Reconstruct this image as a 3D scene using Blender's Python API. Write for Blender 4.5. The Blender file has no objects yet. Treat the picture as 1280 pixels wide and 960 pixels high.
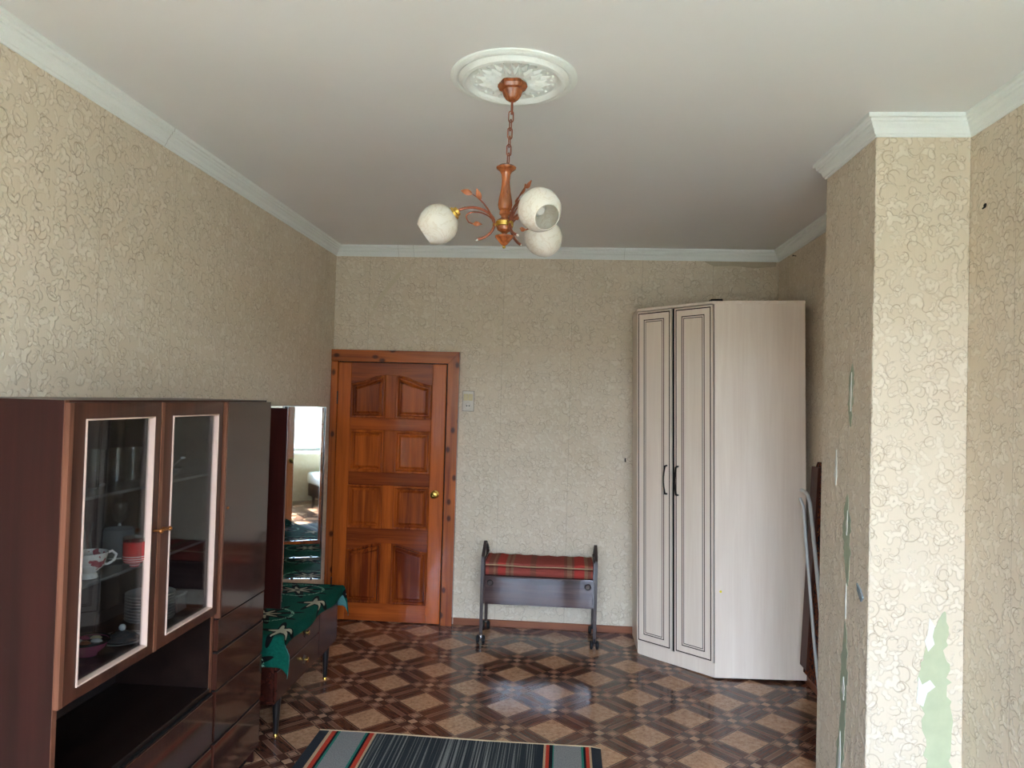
import bpy, bmesh, math, random
from mathutils import Vector, Matrix
random.seed(7)
PI = math.pi
SC = bpy.context.scene
COL = SC.collection

# ------------------------------------------------------------------ camera
YAW, PITCH, ROLL, EYE = 0.0739, 0.0213, 0.0283, 1.743
cam_d = bpy.data.cameras.new('camera')
cam_d.sensor_fit = 'HORIZONTAL'; cam_d.sensor_width = 36.0
cam_d.lens = 904.5 / 1280 * 36.0
cam_d.clip_start = 0.02
cam = bpy.data.objects.new('camera', cam_d); COL.objects.link(cam)
_r = Vector((math.cos(YAW), math.sin(YAW), 0)); _f = Vector((-math.sin(YAW), math.cos(YAW), 0)); _u = Vector((0, 0, 1))
_f2 = math.cos(PITCH) * _f + math.sin(PITCH) * _u; _u2 = -math.sin(PITCH) * _f + math.cos(PITCH) * _u
_r2 = math.cos(ROLL) * _r + math.sin(ROLL) * _u2; _u3 = -math.sin(ROLL) * _r + math.cos(ROLL) * _u2
cam.matrix_world = Matrix(((_r2.x, _u3.x, -_f2.x, 0), (_r2.y, _u3.y, -_f2.y, 0), (_r2.z, _u3.z, -_f2.z, EYE), (0, 0, 0, 1)))
SC.camera = cam

# ------------------------------------------------------------------ light
W_STR, SUN_STR, EXPO = 29.0, 58.0, 0.54
world = bpy.data.worlds.new('sky'); SC.world = world; world.use_nodes = True
wt = world.node_tree; wt.nodes.clear()
_tc = wt.nodes.new('ShaderNodeTexCoord'); _sx = wt.nodes.new('ShaderNodeSeparateXYZ')
_rp = wt.nodes.new('ShaderNodeValToRGB'); _bg = wt.nodes.new('ShaderNodeBackground'); _wo = wt.nodes.new('ShaderNodeOutputWorld')
_mr = wt.nodes.new('ShaderNodeMapRange'); _mr.inputs['From Min'].default_value = -0.25; _mr.inputs['From Max'].default_value = 0.75
wt.links.new(_tc.outputs['Generated'], _sx.inputs[0]); wt.links.new(_sx.outputs['Z'], _mr.inputs['Value'])
wt.links.new(_mr.outputs[0], _rp.inputs[0]); wt.links.new(_rp.outputs[0], _bg.inputs[0]); wt.links.new(_bg.outputs[0], _wo.inputs[0])
_e = _rp.color_ramp.elements
_e[0].position = 0.0; _e[0].color = (0.40, 0.40, 0.36, 1)
_e[1].position = 1.0; _e[1].color = (0.57, 0.79, 1.16, 1)
_k = _rp.color_ramp.elements.new(0.22); _k.color = (0.50, 0.52, 0.50, 1)
_k = _rp.color_ramp.elements.new(0.30); _k.color = (0.82, 0.96, 1.20, 1)
_bg.inputs['Strength'].default_value = W_STR

sun_d = bpy.data.lights.new('sun', 'SUN'); sun_d.energy = SUN_STR; sun_d.angle = math.radians(0.6); sun_d.color = (0.97, 0.99, 1.0)
sun = bpy.data.objects.new('sun', sun_d); COL.objects.link(sun)
sun.rotation_euler = Vector((-0.05, 0.72, -0.80)).to_track_quat('-Z', 'Y').to_euler()

WIN = [(-1.05, 0.08), (0.26, 1.40)]          # the two windows of the wall behind the photographer
WZ0, WZ1, YF = 0.80, 2.68, -1.35
for _i, (_a, _b) in enumerate(WIN):
    pd = bpy.data.lights.new('window_daylight', 'AREA'); pd.shape = 'RECTANGLE'; pd.size = _b - _a; pd.size_y = WZ1 - WZ0
    pd.cycles.is_portal = True
    po = bpy.data.objects.new('window_daylight', pd); COL.objects.link(po)
    po.location = ((_a + _b) / 2, YF - 0.12, (WZ0 + WZ1) / 2); po.rotation_euler = (PI / 2, 0, 0)

vs = SC.view_settings
vs.view_transform = 'Standard'; vs.look = 'None'; vs.gamma = 1.0; vs.exposure = EXPO; vs.use_curve_mapping = False
SC.cycles.max_bounces = 12; SC.cycles.diffuse_bounces = 6; SC.cycles.glossy_bounces = 6; SC.cycles.transparent_max_bounces = 24
SC.cycles.sample_clamp_indirect = 12.0
SC.cycles.caustics_reflective = True
try: SC.cycles.use_denoising = True
except Exception: pass

# ------------------------------------------------------------------ node expression helper
class N:
    def __init__(s, t, v): s.t = t; s.v = v
    def _m(s, op, *a):
        n = s.t.nodes.new('ShaderNodeMath'); n.operation = op
        for i, x in enumerate((s,) + a):
            x = x.v if isinstance(x, N) else x
            if isinstance(x, (int, float)): n.inputs[i].default_value = x
            else: s.t.links.new(x, n.inputs[i])
        return N(s.t, n.outputs[0])
    def __add__(s, o): return s._m('ADD', o)
    __radd__ = __add__
    def __sub__(s, o): return s._m('SUBTRACT', o)
    def __rsub__(s, o): return (s * -1) + o
    def __mul__(s, o): return s._m('MULTIPLY', o)
    __rmul__ = __mul__
    def __truediv__(s, o): return s._m('DIVIDE', o)
    def abs(s): return s._m('ABSOLUTE')
    def floor(s): return s._m('FLOOR')
    def frac(s): return s._m('FRACT')
    def sin(s): return s._m('SINE')
    def cos(s): return s._m('COSINE')
    def sqrt(s): return s._m('SQRT')
    def pow(s, o): return s._m('POWER', o)
    def gt(s, o): return s._m('GREATER_THAN', o)
    def lt(s, o): return s._m('LESS_THAN', o)
    def min(s, o): return s._m('MINIMUM', o)
    def max(s, o): return s._m('MAXIMUM', o)
    def atan2(s, o): return s._m('ARCTAN2', o)
    def sm(s, a, b):                              # smoothstep a..b -> 0..1
        n = s.t.nodes.new('ShaderNodeMapRange'); n.interpolation_type = 'SMOOTHSTEP'
        s.t.links.new(s.v, n.inputs['Value']); n.inputs['From Min'].default_value = a; n.inputs['From Max'].default_value = b
        return N(s.t, n.outputs['Result'])

class MT:
    """a procedural material under construction"""
    def __init__(s, name, rough=0.5, spec=0.5, metal=0.0):
        m = bpy.data.materials.new(name); m.use_nodes = True; s.m = m; s.t = m.node_tree
        s.b = s.t.nodes['Principled BSDF']; s.b.inputs['Roughness'].default_value = rough
        s.b.inputs['Specular IOR Level'].default_value = spec; s.b.inputs['Metallic'].default_value = metal
    def node(s, kind): return s.t.nodes.new(kind)
    def link(s, a, b): s.t.links.new(a.v if isinstance(a, N) else a, b)
    def pos(s):
        g = s.node('ShaderNodeNewGeometry'); x = s.node('ShaderNodeSeparateXYZ'); s.link(g.outputs['Position'], x.inputs[0])
        return [N(s.t, o) for o in x.outputs]
    def nrm(s):
        g = s.node('ShaderNodeNewGeometry'); x = s.node('ShaderNodeSeparateXYZ'); s.link(g.outputs['True Normal'], x.inputs[0])
        return [N(s.t, o) for o in x.outputs]
    def obj(s):
        g = s.node('ShaderNodeTexCoord'); x = s.node('ShaderNodeSeparateXYZ'); s.link(g.outputs['Object'], x.inputs[0])
        return [N(s.t, o) for o in x.outputs]
    def uv(s):
        g = s.node('ShaderNodeTexCoord'); x = s.node('ShaderNodeSeparateXYZ'); s.link(g.outputs['UV'], x.inputs[0])
        return [N(s.t, o) for o in x.outputs]
    def rnd(s): return N(s.t, s.node('ShaderNodeObjectInfo').outputs['Random'])
    def vec(s, x, y, z=0.0):
        n = s.node('ShaderNodeCombineXYZ')
        for i, a in enumerate((x, y, z)):
            if isinstance(a, N): s.link(a, n.inputs[i])
            else: n.inputs[i].default_value = a
        return n.outputs[0]
    def noise(s, v, scale=5, detail=3, rough=0.5, dist=0.0):
        n = s.node('ShaderNodeTexNoise'); n.inputs['Scale'].default_value = scale; n.inputs['Detail'].default_value = detail
        n.inputs['Roughness'].default_value = rough; n.inputs['Distortion'].default_value = dist
        if v is not None: s.link(v, n.inputs['Vector'])
        return N(s.t, n.outputs['Fac'])
    def voro(s, v, rnd=0.75, feature='F1'):
        n = s.node('ShaderNodeTexVoronoi'); n.voronoi_dimensions = '2D'; n.feature = feature
        n.inputs['Scale'].default_value = 1.0; n.inputs['Randomness'].default_value = rnd; s.link(v, n.inputs['Vector'])
        return n
    def mix(s, f, a, b):
        n = s.node('ShaderNodeMix'); n.data_type = 'RGBA'
        for i, x in ((0, f), (6, a), (7, b)):
            if isinstance(x, N): s.link(x, n.inputs[i])
            elif isinstance(x, (tuple, list)): n.inputs[i].default_value = (*x[:3], 1)
            elif isinstance(x, (int, float)): n.inputs[i].default_value = x
            else: s.link(x, n.inputs[i])
        return n.outputs[2]
    def ramp(s, f, stops, const=False):
        n = s.node('ShaderNodeValToRGB'); cr = n.color_ramp
        if const: cr.interpolation = 'CONSTANT'
        while len(cr.elements) > 1: cr.elements.remove(cr.elements[-1])
        cr.elements[0].position = stops[0][0]; cr.elements[0].color = (*stops[0][1], 1)
        for p, c in stops[1:]:
            e = cr.elements.new(p); e.color = (*c, 1)
        s.link(f, n.inputs[0]); return n.outputs[0]
    def color(s, c):
        if isinstance(c, (tuple, list)): s.b.inputs['Base Color'].default_value = (*c[:3], 1)
        else: s.link(c, s.b.inputs['Base Color'])
    def bump(s, h, dist=0.002, strength=1.0):
        n = s.node('ShaderNodeBump'); n.inputs['Distance'].default_value = dist; n.inputs['Strength'].default_value = strength
        s.link(h, n.inputs['Height']); s.link(n.outputs[0], s.b.inputs['Normal'])
    def rough(s, f):
        if isinstance(f, (int, float)): s.b.inputs['Roughness'].default_value = f
        else: s.link(f, s.b.inputs['Roughness'])

def lin(r, g, b):
    return tuple((c / 255 / 12.92) if c / 255 <= 0.04045 else ((c / 255 + 0.055) / 1.055) ** 2.4 for c in (r, g, b))

def plain(name, c, rough=0.5, spec=0.5, metal=0.0, var=0.12, scale=30):
    m = MT(name, rough, spec, metal); o = m.obj()
    n = m.noise(m.vec(*o), scale, 3)
    m.color(m.mix(n, tuple(x * (1 - var) for x in c), tuple(min(1, x * (1 + var)) for x in c)))
    return m.m

def wood(name, dark, light, axis=2, scale=1.0, rough=0.35, spec=0.5, knots=False, coat=0.0, contrast=1.0, vary=0.25):
    m = MT(name, rough, spec); x = m.obj(); r = m.rnd()
    st = [9.0 * scale] * 3; st[axis] = 0.7 * scale
    v = m.vec(*[x[i] * st[i] + r * (17.0 + 7 * i) for i in range(3)])
    g = m.noise(v, 2.2, 4, 0.55, 0.6)
    st2 = [60.0 * scale] * 3; st2[axis] = 1.6 * scale
    v2 = m.vec(*[x[i] * st2[i] + r * 31.0 for i in range(3)])
    g2 = m.noise(v2, 2.0, 3, 0.6)
    f = ((g - 0.5) * (1.7 * contrast) + (g2 - 0.5) * 0.55 + 0.5 + (r - 0.5) * vary)
    c = m.ramp(f, [(0.15, dark), (0.85, light)])
    if knots:
        vn = m.voro(m.vec(x[2 - axis] * 8.0 + r * 9.0, x[axis] * 5.0 + r * 5.0), 0.9)
        k = N(m.t, vn.outputs['Distance']).sm(0.17, 0.06)
        c = m.mix(k * 0.85, c, tuple(q * 0.16 for q in dark))
    m.color(c); m.bump(g2, 0.0004, 0.5)
    if coat: m.b.inputs['Coat Weight'].default_value = coat; m.b.inputs['Coat Roughness'].default_value = 0.06
    return m.m

# ------------------------------------------------------------------ materials
def mat_wallpaper():
    m = MT('wallpaper', 0.62, 0.25); x, y, z = m.pos(); nx, ny, nz = m.nrm()
    side = nx.abs().gt(0.5)
    u = x + side * (y - x); v = z
    wob = m.noise(m.vec(u, v, side * 3.0), 9.0, 2)
    wob2 = m.noise(m.vec(v, u, side * 3.0 + 5.0), 9.0, 2)
    def scroll(cell, ox, oy, turn, r0, k, wid):
        pu = (u + (wob - 0.5) * 0.035) / cell + ox; pv = (v + (wob2 - 0.5) * 0.035) / cell + oy
        vn = m.voro(m.vec(pu, pv), 0.8)
        sp = m.node('ShaderNodeSeparateXYZ'); m.link(vn.outputs['Position'], sp.inputs[0])
        sc = m.node('ShaderNodeSeparateColor'); m.link(vn.outputs['Color'], sc.inputs[0])
        rn, gn = N(m.t, sc.outputs[0]), N(m.t, sc.outputs[1])
        a, b = pu - N(m.t, sp.outputs[0]), pv - N(m.t, sp.outputs[1])
        rr = (a * a + b * b).sqrt(); th = b.atan2(a)
        sgn = gn.gt(0.5) * 2.0 - 1.0
        t = ((th * sgn) / (2 * PI) + rn * turn).frac()
        d = (rr - (r0 + t * k)).abs()
        taper = t.sm(0.0, 0.25) * t.sm(0.88, 0.6)
        return rr, t, gn, d.sm(wid, wid * 0.15) * taper
    r1, t1, g1, l1 = scroll(0.118, 0.0, 0.0, 1.0, 0.09, 0.36, 0.030)
    r2, t2, g2, l2 = scroll(0.078, 7.3, 2.9, 1.0, 0.12, 0.30, 0.038)
    # petals: lobed blotches in two further sets of cells
    r3, t3, g3, _ = scroll(0.066, 3.1, 8.7, 1.0, 0.2, 0.2, 0.04)
    r4, t4, g4, _ = scroll(0.050, 11.7, 5.3, 1.0, 0.2, 0.2, 0.04)
    lobe = r3 - ((t3 * (2 * PI * 3)).cos() * 0.15 + 0.24 + (g3 - 0.5) * 0.3)
    lobe2 = r4 - ((t4 * (2 * PI * 2)).cos() * 0.16 + 0.22 + (g4 - 0.5) * 0.3)
    pet = lobe.sm(0.03, -0.10).max(lobe2.sm(0.03, -0.10) * 0.8)
    halo = lobe.abs().sm(0.09, 0.0).max(lobe2.abs().sm(0.09, 0.0) * 0.8)
    rib = m.noise(m.vec(u * 260.0, v * 9.0, side), 1.0, 2)
    big = m.noise(m.vec(u, v, side * 7.0), 1.1, 4, 0.6)
    patchy = m.noise(m.vec(u, v, side * 2.0 + 9.0), 6.0, 2)
    base = m.mix(rib * 0.5, lin(217, 204, 183), lin(207, 193, 171))
    base = m.mix(big.sm(0.46, 0.72) * 0.30, base, lin(190, 170, 138))
    base = m.mix(pet * 0.42, base, lin(229, 220, 203))
    base = m.mix(halo * (1.0 - pet * 0.6) * (patchy.sm(0.3, 0.6)) * 0.34, base, lin(158, 140, 112))
    base = m.mix((l1.max(l2)) * patchy.sm(0.25, 0.55) * 0.40, base, lin(140, 116, 84))
    seam = (((u + 0.23) / 0.53).frac() - 0.5).abs().sm(0.0035, 0.0015)
    base = m.mix(seam * 0.35, base, lin(120, 104, 78))
    m.color(base)
    m.bump(pet * 0.9 + l1 * 0.4 + l2 * 0.3 + rib * 0.2, 0.0038, 0.7)
    return m.m

def mat_ceiling():
    m = MT('ceiling_paint', 0.55, 0.3); x, y, z = m.pos()
    n = m.noise(m.vec(x, y, z), 1.3, 4, 0.6)
    m.color(m.mix(n, lin(228, 229, 229), lin(237, 238, 238)))
    m.bump(m.noise(m.vec(x, y, z), 14.0, 3), 0.003, 0.35)
    return m.m

def mat_floor():
    m = MT('linoleum', 0.16, 0.4); x, y, z = m.pos()
    P = 0.4974
    u = ((x + 1.019) + (y - 3.8783)) / P + 0.5; v = ((x + 1.019) - (y - 3.8783)) / P + 0.5
    a = (u.frac() - 0.5).abs(); b = (v.frac() - 0.5).abs()
    T = 0.262
    ta, tb = a.gt(T), b.gt(T)                         # in a band of this direction
    ca = 0.5 - a; cb = 0.5 - b                        # distance from the band's middle
    id_ = u.floor() * 12.9898 + v.floor() * 78.233
    sp = m.noise(m.vec(x, y, id_.sin() * 5.0), 38.0, 4, 0.7)
    sp2 = m.noise(m.vec(x, y, 3.0), 150.0, 2, 0.7)
    light = m.ramp(sp * 0.7 + sp2 * 0.3, [(0.30, lin(116, 82, 60)), (0.48, lin(168, 128, 98)), (0.66, lin(190, 152, 122))])
    ga = m.noise(m.vec(u * 16.0, v * 1.6), 2.0, 4, 0.6); gb = m.noise(m.vec(v * 16.0, u * 1.6), 2.0, 4, 0.6)
    darkA = m.ramp(ga, [(0.3, lin(62, 33, 25)), (0.7, lin(100, 62, 47))])
    darkB = m.ramp(gb, [(0.3, lin(66, 36, 27)), (0.7, lin(106, 67, 51))])
    def line(c, at, w): return (c - at).abs().lt(w)
    def band(c, col):
        o = m.mix(c.lt(0.052), col, lin(112, 76, 60))                    # the paler middle strip
        o = m.mix(line(c, 0.054, 0.0055), o, lin(46, 26, 20))
        o = m.mix(line(c, 0.036, 0.004), o, lin(140, 106, 84))
        o = m.mix(line(c, 0.215, 0.006), o, lin(136, 100, 80))
        o = m.mix(line(c, 0.231, 0.007), o, lin(48, 26, 20))
        return o
    bandA, bandB = band(ca, darkA), band(cb, darkB)
    # crossing: centre rhomb, four corner rhombs, outlines
    both = ta * tb
    cc = ca.max(cb); cm = ca.min(cb)
    cross = m.mix(cm.lt(0.06), lin(134, 100, 80), lin(80, 50, 40))
    cross = m.mix(cc.lt(0.062), cross, lin(166, 130, 104))
    cross = m.mix(line(cc, 0.066, 0.007), cross, lin(50, 30, 24))
    cross = m.mix(cm.gt(0.075) * ((ca - 0.145).abs().max((cb - 0.145).abs())).lt(0.055), cross, lin(152, 116, 94))
    cross = m.mix(line((ca - 0.145).abs().max((cb - 0.145).abs()), 0.06, 0.006) * cm.gt(0.07), cross, lin(52, 30, 24))
    c = m.mix(ta, light, bandA); c = m.mix(tb, c, bandB); c = m.mix(both, c, cross)
    dirt = m.noise(m.vec(x, y), 1.7, 4, 0.6)
    c = m.mix(dirt.sm(0.45, 0.75) * 0.25, c, lin(70, 52, 42))
    m.color(c)
    m.rough(dirt * 0.10 + 0.07)
    m.bump(sp2, 0.0004, 0.12)
    return m.m

def mat_rug():
    m = MT('rug_weave', 0.95, 0.1); x, y, z = m.obj(); W = 1.44
    f = x / W + 0.5
    ch, gy, rd, tn, te, bk = lin(44, 48, 52), lin(128, 128, 126), lin(176, 58, 40), lin(178, 150, 118), lin(40, 112, 96), lin(24, 24, 26)
    c = m.ramp(f, [(0.0, ch), (0.030, tn), (0.040, rd), (0.058, bk), (0.066, te), (0.071, gy), (0.163, te), (0.168, bk), (0.178, rd),
                   (0.194, tn), (0.203, ch), (0.800, tn), (0.807, rd), (0.820, bk), (0.829, te), (0.834, gy), (0.927, te), (0.935, bk),
                   (0.944, rd), (0.957, tn), (0.964, ch)], True)
    th = m.noise(m.vec(f * 150.0, y * 0.6, 0.0), 1.0, 2, 0.6)
    wide = m.noise(m.vec(f * 9.0, 0.0, 4.0), 1.0, 2)
    mid = f.gt(0.203) * f.lt(0.80)
    c = m.mix(mid * (th + (wide - 0.5) * 0.5).sm(0.50, 0.66) * 0.75, c, lin(140, 140, 136))
    wv = m.noise(m.vec(f * 300.0, y * 120.0, 1.0), 1.0, 2)
    c = m.mix(wv.sm(0.45, 0.7) * 0.35, c, lin(20, 20, 22))
    m.color(c); m.bump(wv, 0.003, 0.6)
    return m.m

def mat_blanket():
    m = MT('blanket_weave', 0.95, 0.1); u, v, _ = m.uv()
    fz = m.noise(m.vec(u * 90.0, v * 90.0), 1.0, 2)
    c = m.mix(fz, lin(3, 48, 38), lin(8, 78, 62))
    PU, PV = 0.56, 0.50
    def motif(uo, vo, su, sv, lobes):
        row = ((v + vo) / PV).floor()
        a = (((u + uo) / PU).frac() - 0.5) * PU * su; b = (((v + vo) / PV).frac() - 0.5) * PV * sv
        r = (a * a + b * b).sqrt(); th = b.atan2(a)
        return r * ((th * lobes).cos() * 0.48 + 1.0), r
    d, r = motif(0.08, 0.265, 0.80, 1.0, 8.0)
    c = m.mix(d.lt(0.092), c, lin(12, 13, 13)); c = m.mix(d.lt(0.040), c, lin(150, 142, 120)); c = m.mix(r.lt(0.014), c, lin(20, 22, 22))
    c = m.mix((r - 0.125).abs().lt(0.007) * (fz.gt(0.5)), c, lin(120, 160, 136))
    d2, r2 = motif(-0.12, 0.02, 1.0, 0.75, 5.0)
    c = m.mix(d2.lt(0.056), c, lin(12, 13, 13)); c = m.mix(d2.lt(0.034), c, lin(156, 148, 126))
    g = m.node('ShaderNodeNewGeometry'); bf = N(m.t, g.outputs['Backfacing'])
    m.color(c); m.bump(fz, 0.002, 0.5)
    return m.m

def mat_plaid():
    m = MT('red_plaid', 0.95, 0.08); x, y, z = m.obj(); L = 0.80
    f = x / L + 0.5
    r1, r2, br, tn = lin(150, 72, 64), lin(172, 60, 54), lin(126, 76, 63), lin(140, 106, 84)
    c = m.ramp(f, [(0.0, r1), (0.05, br), (0.09, tn), (0.11, br), (0.13, r2), (0.20, tn), (0.23, br), (0.25, tn), (0.27, r1), (0.42, br), (0.47, r1),
                   (0.72, br), (0.75, tn), (0.79, br), (0.81, r2), (0.90, tn), (0.93, br), (0.96, r1)], True)
    w = m.noise(m.vec(x * 220.0, y * 220.0, z * 220.0), 1.0, 2)
    hb = m.noise(m.vec(0.0, y * 60.0, z * 60.0), 1.0, 1)
    c = m.mix(hb.sm(0.5, 0.6) * 0.22, c, lin(120, 60, 52)); c = m.mix(w.sm(0.4, 0.7) * 0.4, c, lin(116, 66, 56))
    m.color(c); m.bump(w, 0.002, 0.5)
    return m.m

def mat_glass(name, tint=(0.93, 0.95, 0.95), gloss=1.0):
    m = bpy.data.materials.new(name); m.use_nodes = True; t = m.node_tree; t.nodes.clear()
    o = t.nodes.new('ShaderNodeOutputMaterial'); mx = t.nodes.new('ShaderNodeMixShader')
    tr = t.nodes.new('ShaderNodeBsdfTransparent'); tr.inputs[0].default_value = (*tint, 1)
    gl = t.nodes.new('ShaderNodeBsdfGlossy'); gl.inputs['Roughness'].default_value = 0.02
    lw = t.nodes.new('ShaderNodeLayerWeight'); lw.inputs[0].default_value = 0.5
    fp = t.nodes.new('ShaderNodeMath'); fp.operation = 'POWER'; fp.inputs[1].default_value = 5.0; t.links.new(lw.outputs['Facing'], fp.inputs[0])
    fr = t.nodes.new('ShaderNodeMath'); fr.operation = 'MULTIPLY_ADD'; fr.inputs[1].default_value = 0.96; fr.inputs[2].default_value = 0.04; t.links.new(fp.outputs[0], fr.inputs[0])
    mu = t.nodes.new('ShaderNodeMath'); mu.operation = 'MULTIPLY'; mu.inputs[1].default_value = gloss
    t.links.new(fr.outputs[0], mu.inputs[0]); t.links.new(mu.outputs[0], mx.inputs[0])
    t.links.new(tr.outputs[0], mx.inputs[1]); t.links.new(gl.outputs[0], mx.inputs[2]); t.links.new(mx.outputs[0], o.inputs[0])
    return m

def mat_mirror():
    m = MT('mirror_silver', 0.015, 0.5, 1.0); x, y, z = m.obj()
    m.color(m.mix(m.noise(m.vec(x, y, z), 3.0, 3), (0.80, 0.85, 0.86), (0.88, 0.91, 0.91))); return m.m

def mat_shade():
    m = MT('marbled_glass', 0.22, 0.5); x, y, z = m.obj()
    n = m.noise(m.vec(x, y, z), 14.0, 5, 0.6, 1.5)
    vein = (n - 0.5).abs().sm(0.035, 0.0)
    c = m.mix(vein * 0.34, lin(232, 226, 214), lin(196, 176, 148))
    m.color(c)
    m.b.inputs['Subsurface Weight'].default_value = 0.25
    m.b.inputs['Subsurface Radius'].default_value = (0.03, 0.025, 0.02); m.b.inputs['Subsurface Scale'].default_value = 0.5
    return m.m

def mat_plaster_relief():
    m = MT('moulded_polystyrene', 0.6, 0.3); x, y, z = m.pos()
    n = m.noise(m.vec(x, y, z), 55.0, 3, 0.6, 2.0)
    m.color(m.mix(n, lin(232, 238, 235), lin(240, 244, 242))); m.bump(n.sm(0.42, 0.6), 0.003, 0.35)
    return m.m

def mat_porcelain():
    m = MT('floral_porcelain', 0.12, 0.5); x, y, z = m.obj()
    n = m.noise(m.vec(x, y, z), 34.0, 2, 0.5); n2 = m.noise(m.vec(y, z, x), 30.0, 2)
    c = m.mix(n.sm(0.60, 0.66), lin(232, 228, 222), lin(176, 70, 84)); c = m.mix(n2.sm(0.63, 0.67), c, lin(80, 104, 66))
    m.color(c); return m.m

def mat_carpet():
    m = MT('patterned_cot_cloth', 0.9, 0.1); x, y, z = m.obj()
    n = m.noise(m.vec(x, y, z), 26.0, 3, 0.6)
    m.color(m.ramp(n, [(0.35, lin(40, 34, 34)), (0.45, lin(120, 62, 34)), (0.55, lin(52, 44, 50)), (0.65, lin(150, 96, 56))], True)); return m.m

def mat_candle():
    m = MT('red_striped_jar', 0.2, 0.5); x, y, z = m.obj()
    s = ((z * 130.0).frac()).lt(0.4) * z.lt(0.0)
    m.color(m.mix(s, lin(206, 34, 40), lin(226, 200, 196))); return m.m

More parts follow.
